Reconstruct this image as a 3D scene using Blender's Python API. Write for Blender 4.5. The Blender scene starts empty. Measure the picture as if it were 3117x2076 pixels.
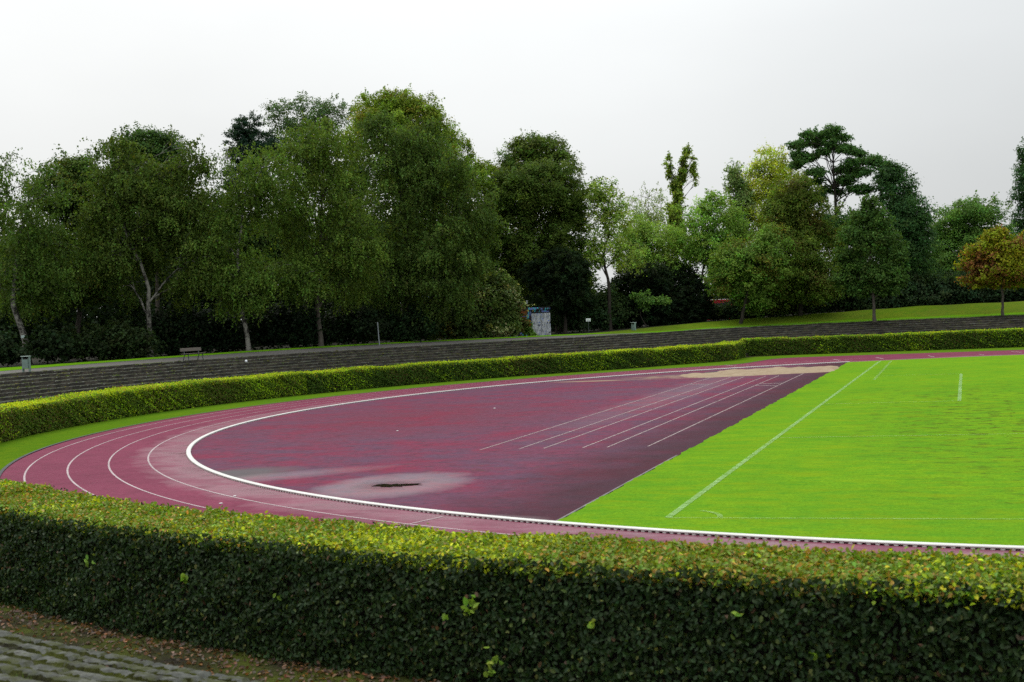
import bpy, math, random
import numpy as np
from mathutils import Matrix, Vector

S = bpy.context.scene
COL = S.collection
rng = np.random.default_rng(7)
random.seed(7)

# ------------------------------------------------------------------ camera
FPX = 4045.85                      # focal length in pixels of the 3117 px wide photograph
CAM = np.array([-5.799, -58.223, 3.997])
RIGHT = np.array([0.94519379, 0.32309081, -0.04712777])
UPV = np.array([0.03919662, 0.03101437, 0.99875009])
FWD = np.array([-0.32414861, 0.94585963, -0.01665052])
cam_data = bpy.data.cameras.new('camera')
cam = bpy.data.objects.new('camera', cam_data)
COL.objects.link(cam)
cam_data.sensor_width = 36.0
cam_data.lens = FPX / 3117 * 36.0
cam_data.clip_start = 0.1
cam_data.clip_end = 5000
M = Matrix.Identity(4)
for i in range(3):
    M[i][0], M[i][1], M[i][2], M[i][3] = RIGHT[i], UPV[i], -FWD[i], CAM[i]
cam.matrix_world = M
S.camera = cam
cam_data.dof.use_dof = True
cam_data.dof.focus_distance = 55.0
cam_data.dof.aperture_fstop = 2.4

# ------------------------------------------------------------------ light
SUN_EL, SUN_AZ = math.radians(52), math.radians(-50)     # azimuth measured from +Y towards +X
SKY_STRENGTH = 0.1
world = bpy.data.worlds.new("World")
S.world = world
world.use_nodes = True
wt = world.node_tree
wt.nodes.clear()
def wn(t, **k):
    n = wt.nodes.new(t)
    for a, v in k.items():
        setattr(n, a, v)
    return n
sky = wn('ShaderNodeTexSky', sky_type='NISHITA', sun_disc=False, sun_elevation=SUN_EL, sun_rotation=SUN_AZ,
         air_density=1.0, dust_density=4.0, ozone_density=1.0)
tc = wn('ShaderNodeTexCoord')
sep = wn('ShaderNodeSeparateXYZ')
wt.links.new(tc.outputs['Generated'], sep.inputs[0])
def wmath(op, a, b=None, clamp=False):
    n = wn('ShaderNodeMath', operation=op, use_clamp=clamp)
    for i, v in enumerate((a, b)):
        if v is None:
            continue
        if isinstance(v, (int, float)):
            n.inputs[i].default_value = v
        else:
            wt.links.new(v, n.inputs[i])
    return n.outputs[0]
# overcast cloud deck: brighter towards the zenith and towards the veiled sun
elev = wmath('MAXIMUM', sep.outputs['Z'], 0.0)
zen = wmath('ADD', wmath('MULTIPLY', wmath('POWER', elev, 1.45), 22.0), 8.35)
sx, sy = math.sin(SUN_AZ), math.cos(SUN_AZ)
side = wmath('ADD', wmath('MULTIPLY', sep.outputs['X'], sx), wmath('MULTIPLY', sep.outputs['Y'], sy))
glow = wn('ShaderNodeMapRange', interpolation_type='SMOOTHSTEP')
glow.inputs[1].default_value, glow.inputs[2].default_value = 0.56, 0.83
glow.inputs[3].default_value, glow.inputs[4].default_value = 0.80, 0.955
wt.links.new(side, glow.inputs[0])
lum = wmath('MULTIPLY', zen, glow.outputs[0])
nz = wn('ShaderNodeTexNoise')
nz.inputs['Scale'].default_value = 2.2
nz.inputs['Detail'].default_value = 5
nz.inputs['Roughness'].default_value = 0.45
mp = wn('ShaderNodeMapping')
mp.inputs['Scale'].default_value = (1, 1, 2.6)
wt.links.new(tc.outputs['Generated'], mp.inputs[0])
wt.links.new(mp.outputs[0], nz.inputs['Vector'])
lum = wmath('MULTIPLY', lum, wmath('ADD', wmath('MULTIPLY', nz.outputs['Fac'], 0.30), 0.85))
comb = wn('ShaderNodeCombineColor')
tint = wmath('MULTIPLY', side, 0.04)
wt.links.new(wmath('MULTIPLY', lum, wmath('ADD', tint, 0.945)), comb.inputs[0])
wt.links.new(wmath('MULTIPLY', lum, 1.0), comb.inputs[1])
wt.links.new(wmath('MULTIPLY', lum, wmath('SUBTRACT', 1.03, tint)), comb.inputs[2])
mixw = wn('ShaderNodeMix', data_type='RGBA')
mixw.inputs[0].default_value = 0.93
wt.links.new(sky.outputs[0], mixw.inputs[6])
wt.links.new(comb.outputs[0], mixw.inputs[7])
bg = wn('ShaderNodeBackground')
bg.inputs['Strength'].default_value = SKY_STRENGTH
wt.links.new(mixw.outputs[2], bg.inputs[0])
wo = wn('ShaderNodeOutputWorld')
wt.links.new(bg.outputs[0], wo.inputs[0])

sun_d = bpy.data.lights.new('sun', 'SUN')
sun_d.energy = 1.5
sun_d.angle = math.radians(25)
sun_d.color = (1.0, 0.96, 0.90)
sun = bpy.data.objects.new('sun', sun_d)
COL.objects.link(sun)
sdir = Vector((math.sin(SUN_AZ) * math.cos(SUN_EL), math.cos(SUN_AZ) * math.cos(SUN_EL), math.sin(SUN_EL)))
sun.rotation_euler = sdir.to_track_quat('Z', 'Y').to_euler()
sun.location = (0, 0, 60)

S.view_settings.view_transform = 'Standard'
S.view_settings.look = 'None'
S.view_settings.exposure = 0.0
S.view_settings.gamma = 1.0
S.render.engine = 'CYCLES'
S.cycles.max_bounces = 6
S.cycles.diffuse_bounces = 3
S.cycles.glossy_bounces = 2
S.cycles.transmission_bounces = 3
S.cycles.use_denoising = False
S.cycles.caustics_reflective = False
S.cycles.caustics_refractive = False

# ------------------------------------------------------------------ projection helpers (surveying the photograph)
def ray(u, v):
    """Direction through point (u, v) of the photograph measured on its 2354 px wide copy."""
    x, y = u * 1.32413 - 1558.5, v * 1.32413 - 1038
    return FWD + RIGHT * (x / FPX) - UPV * (y / FPX)
def at_dist(u, v, D):
    d = ray(u, v)
    return CAM + d * (D / math.hypot(d[0], d[1]))
def on_z(u, v, z):
    d = ray(u, v)
    return CAM + d * ((z - CAM[2]) / d[2])
def px2m(px, D):
    return px * 1.32413 * D / FPX

# ------------------------------------------------------------------ object helpers
def tag(o, label=None, cat=None, group=None, kind=None):
    if label: o['label'] = label
    if cat: o['category'] = cat
    if group: o['group'] = group
    if kind: o['kind'] = kind
    return o
def empty(name, loc, label, cat, group=None, rz=0.0):
    o = bpy.data.objects.new(name, None)
    COL.objects.link(o)
    o.empty_display_size = 0.3
    o.location = loc
    o.rotation_euler = (0, 0, rz)
    return tag(o, label, cat, group)
def mesh_obj(name, verts, faces, mat, parent=None, smooth=False, mat_idx=None, cols=None):
    """verts (N,3) array, faces list of tuples or (M,4)/(M,3) int array"""
    me = bpy.data.meshes.new(name)
    verts = np.asarray(verts, np.float32)
    if isinstance(faces, np.ndarray):
        n, k = faces.shape
        me.vertices.add(len(verts))
        me.vertices.foreach_set('co', verts.ravel())
        me.loops.add(n * k)
        me.loops.foreach_set('vertex_index', faces.astype(np.int32).ravel())
        me.polygons.add(n)
        me.polygons.foreach_set('loop_start', np.arange(0, n * k, k, dtype=np.int32))
        me.polygons.foreach_set('loop_total', np.full(n, k, np.int32))
        me.update(calc_edges=True)
    else:
        me.from_pydata([tuple(map(float, v)) for v in verts], [], [tuple(int(i) for i in f) for f in faces])
    mats = mat if isinstance(mat, (list, tuple)) else [mat]
    for m in mats:
        me.materials.append(m)
    if mat_idx is not None:
        me.polygons.foreach_set('material_index', np.asarray(mat_idx, np.int32))
    if smooth:
        me.polygons.foreach_set('use_smooth', np.ones(len(me.polygons), bool))
    if cols is not None:
        a = me.color_attributes.new('Col', 'FLOAT_COLOR', 'POINT')
        c = np.ones((len(verts), 4), np.float32)
        c[:, :3] = cols
        a.data.foreach_set('color', c.ravel())
    o = bpy.data.objects.new(name, me)
    COL.objects.link(o)
    if parent is not None:
        o.parent = parent
    return o
class MB:
    """collects simple solids into one mesh"""
    def __init__(self):
        self.v, self.f = [], []
    def add(self, vs, fs):
        b = len(self.v)
        self.v += [tuple(p) for p in vs]
        self.f += [tuple(i + b for i in f) for f in fs]
    def box(self, c, s, rz=0.0, bev=0.0, tilt=None):
        hx, hy, hz = s[0] / 2, s[1] / 2, s[2] / 2
        b = min(bev, hx * .9, hy * .9, hz * .9)
        pts, fs = [], []
        if b <= 0:
            pts = [(x, y, z) for x in (-hx, hx) for y in (-hy, hy) for z in (-hz, hz)]
            fs = [(0, 1, 3, 2), (4, 6, 7, 5), (0, 4, 5, 1), (2, 3, 7, 6), (0, 2, 6, 4), (1, 5, 7, 3)]
        else:
            ring = lambda x, y, z: [(-x, -y, z), (x, -y, z), (x, y, z), (-x, y, z)]
            lv = [ring(hx - b, hy - b, -hz), ring(hx, hy, -hz + b), ring(hx, hy, hz - b), ring(hx - b, hy - b, hz)]
            pts = [p for l in lv for p in l]
            fs = [(3, 2, 1, 0), (12, 13, 14, 15)]
            for k in range(3):
                for i in range(4):
                    j = (i + 1) % 4
                    fs.append((k * 4 + i, k * 4 + j, k * 4 + 4 + j, k * 4 + 4 + i))
        R = Matrix.Rotation(rz, 3, 'Z')
        if tilt is not None:
            R = R @ Matrix.Rotation(tilt[1], 3, tilt[0])
        self.add([tuple(R @ Vector(p) + Vector(c)) for p in pts], fs)
    def tube(self, pts, rad, n=8, cap=True):
        v, f = tube_arrays(np.asarray(pts, float), rad, n)
        b = len(self.v)
        self.v += [tuple(p) for p in v]
        self.f += [tuple(i + b for i in q) for q in f]
        if cap:
            self.f.append(tuple(b + i for i in range(n))[::-1])
            self.f.append(tuple(len(self.v) - n + i for i in range(n)))
    def prism(self, poly, y0, y1, axes='xz'):
        """polygon in the x-z plane swept along y"""
        n = len(poly)
        vs = [(p[0], y0, p[1]) for p in poly] + [(p[0], y1, p[1]) for p in poly]
        fs = [tuple(range(n)), tuple(range(2 * n - 1, n - 1, -1))]
        for i in range(n):
            j = (i + 1) % n
            fs.append((j, i, n + i, n + j))
        self.add(vs, fs)
    def build(self, name, mat, parent=None, smooth=False):
        return mesh_obj(name, self.v, self.f, mat, parent, smooth)
def tube_arrays(pts, rad, n=6):
    pts = np.asarray(pts, float)
    k = len(pts)
    rad = np.full(k, rad, float) if np.isscalar(rad) else np.asarray(rad, float)
    t = np.gradient(pts, axis=0)
    t /= np.linalg.norm(t, axis=1)[:, None] + 1e-9
    ref = np.array([0.31, 0.95, 0.05]) if abs(t[:, 2]).mean() > 0.5 else np.array([0, 0, 1.0])
    a = np.cross(t, ref); a /= np.linalg.norm(a, axis=1)[:, None] + 1e-9
    b = np.cross(t, a)
    ang = np.linspace(0, 2 * math.pi, n, endpoint=False)
    v = pts[:, None, :] + rad[:, None, None] * (np.cos(ang)[None, :, None] * a[:, None, :] + np.sin(ang)[None, :, None] * b[:, None, :])
    f = []
    for i in range(k - 1):
        for j in range(n):
            j2 = (j + 1) % n
            f.append((i * n + j, (i + 1) * n + j, (i + 1) * n + j2, i * n + j2))
    return v.reshape(-1, 3), np.array(f, int)

# ------------------------------------------------------------------ materials
class NT:
    def __init__(self, name):
        self.m = bpy.data.materials.new(name)
        self.m.use_nodes = True
        self.t = self.m.node_tree
        self.t.nodes.clear()
        self.out = self.n('ShaderNodeOutputMaterial')
    def n(self, t, **k):
        x = self.t.nodes.new(t)
        for a, v in k.items():
            setattr(x, a, v)
        return x
    def set(self, sock, v):
        if isinstance(v, bpy.types.NodeSocket):
            self.t.links.new(v, sock)
        elif isinstance(v, (tuple, list)):
            sock.default_value = tuple(v) + ((1,) if len(v) == 3 and len(sock.default_value) == 4 else ())
        else:
            sock.default_value = v
    def pos(self):
        if not hasattr(self, '_p'):
            self._p = self.n('ShaderNodeNewGeometry').outputs['Position']
        return self._p
    def objco(self):
        if not hasattr(self, '_o'):
            self._o = self.n('ShaderNodeTexCoord').outputs['Object']
        return self._o
    def math(self, op, a, b=0.0, clamp=False):
        x = self.n('ShaderNodeMath', operation=op, use_clamp=clamp)
        self.set(x.inputs[0], a); self.set(x.inputs[1], b)
        return x.outputs[0]
    def mapping(self, vec, scale=(1, 1, 1), rot=0.0, loc=(0, 0, 0)):
        x = self.n('ShaderNodeMapping')
        self.set(x.inputs['Vector'], vec)
        x.inputs['Scale'].default_value = scale
        x.inputs['Rotation'].default_value = (0, 0, rot)
        x.inputs['Location'].default_value = loc
        return x.outputs[0]
    def noise(self, scale, detail=4, rough=0.5, vec=None, dist=0.0):
        x = self.n('ShaderNodeTexNoise')
        self.set(x.inputs['Vector'], vec if vec is not None else self.pos())
        x.inputs['Scale'].default_value = scale
        x.inputs['Detail'].default_value = detail
        x.inputs['Roughness'].default_value = rough
        x.inputs['Distortion'].default_value = dist
        return x.outputs['Fac']
    def ramp(self, fac, lo, hi, a=0.0, b=1.0):
        x = self.n('ShaderNodeMapRange', clamp=True)
        self.set(x.inputs[0], fac)
        for i, v in enumerate((lo, hi, a, b)):
            self.set(x.inputs[i + 1], v)
        return x.outputs[0]
    def mix(self, fac, a, b, mode='MIX'):
        x = self.n('ShaderNodeMix', data_type='RGBA', blend_type=mode)
        self.set(x.inputs[0], fac); self.set(x.inputs[6], a); self.set(x.inputs[7], b)
        return x.outputs[2]
    def ell(self, c, r, rot=0.0, lo=1.0, hi=0.6, wob=0.25, wscale=0.8):
        """soft elliptical patch on the ground: 1 inside, 0 outside"""
        p = self.n('ShaderNodeVectorMath', operation='SUBTRACT')
        self.set(p.inputs[0], self.pos()); p.inputs[1].default_value = (c[0], c[1], 0)
        q = self.mapping(p.outputs[0], rot=-rot)
        s = self.n('ShaderNodeVectorMath', operation='MULTIPLY')
        self.set(s.inputs[0], q); s.inputs[1].default_value = (1 / r[0], 1 / r[1], 0)
        l = self.n('ShaderNodeVectorMath', operation='LENGTH')
        self.set(l.inputs[0], s.outputs[0])
        w = self.math('MULTIPLY', self.math('SUBTRACT', self.noise(wscale, 5, 0.6), 0.5), wob * 2)
        return self.ramp(self.math('ADD', l.outputs['Value'], w), hi, lo, 1.0, 0.0)
    def bump(self, h, strength=0.3, dist=0.02):
        x = self.n('ShaderNodeBump')
        x.inputs['Strength'].default_value = strength
        x.inputs['Distance'].default_value = dist
        self.set(x.inputs['Height'], h)
        return x.outputs[0]
    def principled(self, color, rough=0.7, spec=0.5, normal=None, metallic=0.0, ior=1.45, coat=None):
        b = self.n('ShaderNodeBsdfPrincipled')
        self.set(b.inputs['Base Color'], color)
        self.set(b.inputs['Roughness'], rough)
        self.set(b.inputs['Specular IOR Level'], spec)
        self.set(b.inputs['Metallic'], metallic)
        b.inputs['IOR'].default_value = ior
        if normal is not None:
            self.set(b.inputs['Normal'], normal)
        self.t.links.new(b.outputs[0], self.out.inputs[0])
        return self.m
def leaf_mat(name, trans=0.35, gloss=0.25, rough=0.5, sat=1.0):
    """colour of each leaf comes from the mesh; light passes partly through the leaf"""
    k = NT(name)
    c = k.n('ShaderNodeVertexColor', layer_name='Col').outputs[0]
    d = k.n('ShaderNodeBsdfPrincipled')
    k.set(d.inputs['Base Color'], c)
    d.inputs['Roughness'].default_value = rough
    d.inputs['Specular IOR Level'].default_value = gloss
    t = k.n('ShaderNodeBsdfTranslucent')
    k.set(t.inputs[0], k.mix(1.0, c, (1.25, 1.25, 0.6), 'MULTIPLY'))
    mx = k.n('ShaderNodeMixShader')
    mx.inputs[0].default_value = trans
    k.t.links.new(d.outputs[0], mx.inputs[1])
    k.t.links.new(t.outputs[0], mx.inputs[2])
    k.t.links.new(mx.outputs[0], k.out.inputs[0])
    return k.m
def plain(name, color, rough=0.7, var=0.2, scale=4.0, spec=0.4, metallic=0.0, bump=0.15, stretch=(1, 1, 1)):
    k = NT(name)
    v = k.mapping(k.objco(), scale=stretch)
    n = k.noise(scale, 6, 0.6, v)
    c = k.mix(k.ramp(n, 0.3, 0.75), tuple(x * (1 - var) for x in color), tuple(min(1, x * (1 + var)) for x in color))
    return k.principled(c, rough, spec, k.bump(n, bump, 0.01), metallic)

MT = {}
# --- running track
k = NT('track_rubber')
big = k.noise(0.22, 5, 0.6)
fine = k.noise(7, 6, 0.7)
grain = k.noise(60, 3, 0.6)
c = k.mix(k.ramp(big, 0.35, 0.7), (0.158, 0.034, 0.062), (0.195, 0.043, 0.076))
c = k.mix(k.ramp(fine, 0.35, 0.75, 0, 0.55), c, (0.0722, 0.0152, 0.0258))
c = k.mix(k.ramp(k.noise(1.1, 8, 0.72, k.mapping(k.pos(), loc=(4, 4, 0))), 0.45, 0.65, 0, 0.45), c, (0.0912, 0.0198, 0.0350))
c = k.mix(k.ramp(k.noise(26, 2, 0.5), 0.70, 0.78, 0, 0.5), c, (0.2508, 0.1520, 0.1292))
# damp inner lane beside the kerb
pl = k.n('ShaderNodeVectorMath', operation='MULTIPLY'); k.set(pl.inputs[0], k.pos()); pl.inputs[1].default_value = (1, 1, 0)
rl = k.n('ShaderNodeVectorMath', operation='LENGTH'); k.set(rl.inputs[0], pl.outputs[0])
lane = k.ramp(k.math('ADD', rl.outputs['Value'], k.math('MULTIPLY', k.noise(0.8, 4, 0.6), 1.6)), 37.2, 39.0, 1.0, 0.0)
streak = k.ramp(k.noise(0.5, 5, 0.62, k.mapping(k.pos(), (1.0, 2.2, 1))), 0.42, 0.62)
wet = k.math('MULTIPLY', lane, k.ramp(streak, 0, 1, 0.25, 1.0))
rgh = k.ramp(wet, 0, 1, 0.62, 0.22)
spec = k.ramp(wet, 0, 1, 0.022, 0.9)
MT['track'] = k.principled(c, rgh, spec, k.bump(grain, 0.25, 0.006))

# --- infield D
k = NT('infield_rubber')
st = k.mapping(k.pos(), (1.0, 1.25, 1), rot=0.25)
a = k.noise(0.42, 9, 0.72, st)
b = k.noise(0.12, 5, 0.65)
fine = k.noise(5, 6, 0.75)
c = k.mix(k.ramp(a, 0.40, 0.60), (0.098, 0.046, 0.078), (0.170, 0.027, 0.054))
c = k.mix(k.ramp(b, 0.38, 0.56, 0.75, 0), c, (0.100, 0.050, 0.080))
c = k.mix(k.ramp(k.noise(1.6, 8, 0.75, k.mapping(k.pos(), loc=(3, 8, 0))), 0.50, 0.66, 0, 0.8), c, (0.062, 0.030, 0.048))
c = k.mix(k.ramp(k.noise(2.3, 8, 0.75, k.mapping(k.pos(), loc=(13, 2, 0))), 0.54, 0.68, 0, 0.7), c, (0.190, 0.032, 0.050))
redp = k.ell((-28, -6), (8, 12), 0.2, 1.1, 0.1, 0.6, 0.35)
c = k.mix(k.math('MULTIPLY', redp, k.ramp(fine, 0.3, 0.7, 0.2, 0.55)), c, (0.1558, 0.0167, 0.0258))
c = k.mix(k.ramp(fine, 0.4, 0.75, 0, 0.5), c, (0.0380, 0.0182, 0.0228))
edge = k.n('ShaderNodeSeparateXYZ'); k.set(edge.inputs[0], k.pos())
dk = k.ramp(k.math('ADD', edge.outputs[0], k.math('MULTIPLY', k.noise(0.6, 4), 3.0)), -15.8, -12.6, 0, 0.75)
c = k.mix(dk, c, (0.0342, 0.0152, 0.0182))
moss = k.math('MULTIPLY', k.ramp(k.noise(1.3, 6, 0.7), 0.55, 0.68), k.ell((-19.5, -24.5), (5, 1.6), 0.0, 1.0, 0.4))
c = k.mix(k.math('MULTIPLY', moss, 0.5), c, (0.0570, 0.0456, 0.0167))
silt = k.ell((-25.6, -25.6), (2.3, 1.6), 0.8, 1.05, 0.5, 0.22, 0.8)
c = k.mix(k.math('MULTIPLY', silt, 0.72), c, (0.0874, 0.0950, 0.0912))
# spilled sand by the pit
sand_t = k.noise(1.1, 7, 0.65)
s1 = k.ell((-22.0, 22.0), (4.6, 3.0), 0.3, 1.1, 0.3, 0.45, 0.5)
s2 = k.ell((-27.4, 19.4), (2.6, 0.75), 0.0, 1.1, 0.4, 0.3, 0.6)
sm = k.math('MAXIMUM', k.math('MULTIPLY', s1, k.ramp(sand_t, 0.38, 0.6)), s2)
c = k.mix(k.math('MULTIPLY', sm, 0.9), c, (0.2508, 0.1900, 0.1254))
c = k.mix(k.ramp(k.noise(19, 2, 0.5), 0.73, 0.78, 0, 0.6), c, (0.2128, 0.1520, 0.1064))
film = k.ell((-19.5, -28.0), (1.75, 2.3), 0.0, 1.2, 0.25, 0.38, 0.8)
film2 = k.ell((-23.9, -26.2), (3.4, 1.0), 0.75, 1.1, 0.3, 0.4, 0.6)
film3 = k.ell((-16.4, -33.3), (2.6, 0.8), 0.0, 1.1, 0.3, 0.3, 0.6)
film4 = k.ell((-19.3, 6.0), (1.5, 22), 0.0, 1.1, 0.2, 0.45, 0.5)
wet = k.math('MAXIMUM', k.math('MAXIMUM', film, k.math('MULTIPLY', film2, 0.30)), k.math('MAXIMUM', film3, k.math('MULTIPLY', film4, 0.14)))
rgh = k.ramp(k.math('ADD', wet, k.ramp(a, 0.3, 0.7, 0.2, 0.0)), 0, 1.1, 0.75, 0.27)
spec = k.ramp(wet, 0, 1, 0.026, 1.0)
MT['infield'] = k.principled(c, rgh, spec, k.bump(k.noise(45, 3, 0.6), k.ramp(wet, 0, 1, 0.3, 0.05) if False else 0.2, 0.006))
MT['puddle'] = NT('muddy_water').principled((0.0122, 0.0068, 0.0061), 0.10, 0.12, None, 0.0, 1.33)

# --- grass
def grass(name, c0, c1, c2, stripes=False, wear=0.0):
    k = NT(name)
    n1 = k.noise(0.16, 5, 0.62)
    n2 = k.noise(1.1, 7, 0.7, k.mapping(k.pos(), (0.8, 1.5, 1)))
    n3 = k.noise(16, 4, 0.7)
    c = k.mix(k.ramp(n2, 0.40, 0.60), c0, c1)
    c = k.mix(k.ramp(n1, 0.40, 0.66, 0, 0.7), c, c2)
    if stripes:
        sp = k.n('ShaderNodeSeparateXYZ'); k.set(sp.inputs[0], k.pos())
        w = k.math('SINE', k.math('MULTIPLY', k.math('ADD', sp.outputs[0], k.math('MULTIPLY', n1, 0.8)), 2.1))
        c = k.mix(k.ramp(w, -0.6, 0.6, 0, 0.30), c, tuple(x * y for x, y in zip(c0, (1.22, 1.10, 1.1))))
    c = k.mix(k.ramp(n3, 0.40, 0.70, 0, 0.62), c, tuple(x * 0.45 for x in c0))
    c = k.mix(k.ramp(k.noise(3.2, 6, 0.7, k.mapping(k.pos(), (0.7, 1.4, 1), loc=(2, 7, 0))), 0.48, 0.68, 0, 0.65), c, tuple(x * y for x, y in zip(c0, (0.48, 0.74, 1.3))))
    if wear:
        yel = k.ramp(k.noise(0.7, 7, 0.72, k.mapping(k.pos(), (0.7, 1.7, 1), loc=(9, 3, 0))), 0.48, 0.64, 0, 0.60)
        c = k.mix(yel, c, (0.1634, 0.2280, 0.0091))
        zone = k.ell((-5.0, -12), (5.5, 22), 0.1, 1.2, 0.2, 0.45, 0.25)
        spots = k.math('MULTIPLY', k.ramp(k.noise(1.5, 7, 0.7, k.mapping(k.pos(), (1, 1.3, 1))), 0.52, 0.62), zone)
        c = k.mix(k.math('MULTIPLY', spots, wear), c, (0.0570, 0.0532, 0.0137))
        spots2 = k.math('MULTIPLY', k.ramp(k.noise(3.0, 5, 0.66), 0.58, 0.65), zone)
        c = k.mix(k.math('MULTIPLY', spots2, wear), c, (0.0304, 0.0274, 0.0122))
    h = k.math('ADD', k.math('MULTIPLY', n3, 0.6), k.noise(48, 3, 0.7))
    return k.principled(c, 0.95, 0.0, k.bump(h, 0.55, 0.03))
MT['field'] = grass('pitch_grass', (0.108, 0.250, 0.013), (0.165, 0.295, 0.013), (0.075, 0.205, 0.014), True, 0.75)
MT['verge'] = grass('verge_grass', (0.0760, 0.1482, 0.0076), (0.1064, 0.1672, 0.0091), (0.0646, 0.1406, 0.0076))
MT['bank'] = grass('bank_grass', (0.085, 0.150, 0.008), (0.125, 0.165, 0.012), (0.092, 0.100, 0.018))
MT['flat'] = grass('mown_grass', (0.098, 0.225, 0.006), (0.120, 0.240, 0.008), (0.085, 0.205, 0.006))
k = NT('forest_soil')
c = k.mix(k.ramp(k.noise(1.4, 6, 0.65), 0.35, 0.7), (0.0091, 0.0099, 0.0061), (0.0266, 0.0228, 0.0137))
MT['soil'] = k.principled(c, 0.95, 0.1, k.bump(k.noise(6, 5), 0.6, 0.05))
k = NT('path_gravel')
c = k.mix(k.ramp(k.noise(3, 6, 0.65), 0.3, 0.7), (0.0722, 0.0646, 0.0570), (0.1102, 0.0988, 0.0897))
c = k.mix(k.ramp(k.noise(40, 3, 0.6), 0.4, 0.7, 0, 0.5), c, (0.0456, 0.0418, 0.0365))
MT['path'] = k.principled(c, 0.85, 0.25, k.bump(k.noise(40, 3), 0.4, 0.01))
# --- paint
def paint(name, col, cover=0.55, scale=6.0, soft=0.15):
    k = NT(name)
    b = k.n('ShaderNodeBsdfPrincipled')
    b.inputs['Roughness'].default_value = 0.6
    k.set(b.inputs['Base Color'], col)
    tr = k.n('ShaderNodeBsdfTransparent')
    mx = k.n('ShaderNodeMixShader')
    f = k.ramp(k.noise(scale, 6, 0.7), cover - soft, cover + soft, 1.0, 0.0)
    f2 = k.ramp(k.noise(0.5, 3, 0.5), 0.25, 0.6, 0.72, 1.0)
    k.t.links.new(k.math('MULTIPLY', f, f2), mx.inputs[0])
    k.t.links.new(tr.outputs[0], mx.inputs[1]); k.t.links.new(b.outputs[0], mx.inputs[2])
    k.t.links.new(mx.outputs[0], k.out.inputs[0])
    return k.m
MT['lane_paint'] = paint('lane_paint', (0.33, 0.25, 0.255), 0.66, 9)
MT['run_paint'] = paint('runway_paint', (0.26, 0.195, 0.185), 0.62, 8)
MT['chalk'] = paint('chalk_line', (0.21, 0.39, 0.10), 0.50, 3.0, 0.26)
MT['faint_chalk'] = paint('faint_chalk', (0.17, 0.33, 0.035), 0.46, 2.0, 0.25)
MT['yellow_paint'] = paint('yellow_paint', (0.36, 0.16, 0.05), 0.52, 9)
MT['kerb'] = plain('kerb_white', (0.56, 0.55, 0.505), 0.5, 0.10, 1.5, 0.35, 0, 0.05)
MT['edging'] = plain('edging_concrete', (0.040, 0.042, 0.045), 0.85, 0.4, 6)
MT['sand'] = NT('pit_sand')
k = MT['sand']
n = k.noise(1.3, 7, 0.65)
c = k.mix(k.ramp(n, 0.35, 0.7), (0.2952, 0.2255, 0.1517), (0.2214, 0.1599, 0.0984))
c = k.mix(k.ramp(k.noise(4.5, 4, 0.6), 0.62, 0.72, 0, 0.6), c, (0.1230, 0.0820, 0.0492))
MT['sand'] = k.principled(c, 0.95, 0.1, k.bump(k.noise(3.0, 6, 0.6), 0.9, 0.08))
# --- terrace stone
k = NT('terrace_riser_stone')
n = k.noise(1.7, 6, 0.7, k.mapping(k.pos(), (1, 1, 2.2)))
c = k.mix(k.ramp(n, 0.45, 0.72), (0.014, 0.012, 0.009), (0.062, 0.050, 0.036))
c = k.mix(k.ramp(k.noise(5, 5, 0.7), 0.60, 0.72, 0, 0.7), c, (0.055, 0.060, 0.015))
c = k.mix(k.ramp(k.noise(7, 3, 0.6), 0.70, 0.76, 0, 0.7), c, (0.13, 0.125, 0.105))
MT['riser'] = k.principled(c, 0.9, 0.2, k.bump(k.noise(9, 5, 0.6), 0.8, 0.04))
k = NT('terrace_tread_stone')
n = k.noise(2.6, 7, 0.7)
c = k.mix(k.ramp(n, 0.35, 0.65), (0.0328, 0.0353, 0.0312), (0.1066, 0.1082, 0.0918))
c = k.mix(k.ramp(k.noise(3.1, 6, 0.7, k.mapping(k.pos(), loc=(5, 1, 0))), 0.46, 0.56, 0, 0.9), c, (0.0394, 0.0443, 0.0115))
c = k.mix(k.ramp(k.noise(9, 6, 0.7), 0.50, 0.66, 0, 0.75), c, (0.0246, 0.0230, 0.0180))
MT['tread'] = k.principled(c, 0.9, 0.2, k.bump(k.noise(16, 6, 0.65), 0.8, 0.02))
k = NT('terrace_moss')
n = k.noise(1.2, 7, 0.7)
c = k.mix(k.ramp(n, 0.35, 0.6), (0.0165, 0.0142, 0.0090), (0.0450, 0.0510, 0.0075))
c = k.mix(k.ramp(k.noise(11, 4, 0.65), 0.5, 0.7, 0, 0.7), c, (0.0135, 0.0120, 0.0083))
MT['moss'] = k.principled(c, 0.95, 0.1, k.bump(k.noise(22, 6, 0.7), 0.9, 0.04))
k = NT('moss_ground')
n = k.noise(0.9, 6, 0.65)
c = k.mix(k.ramp(n, 0.38, 0.6), (0.0161, 0.0124, 0.0081), (0.0465, 0.0570, 0.0050))
c = k.mix(k.ramp(k.noise(14, 4, 0.65), 0.5, 0.7, 0, 0.6), c, (0.0124, 0.0093, 0.0062))
MT['mossground'] = k.principled(c, 0.95, 0.1, k.bump(k.noise(25, 6, 0.7), 0.9, 0.04))

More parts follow.
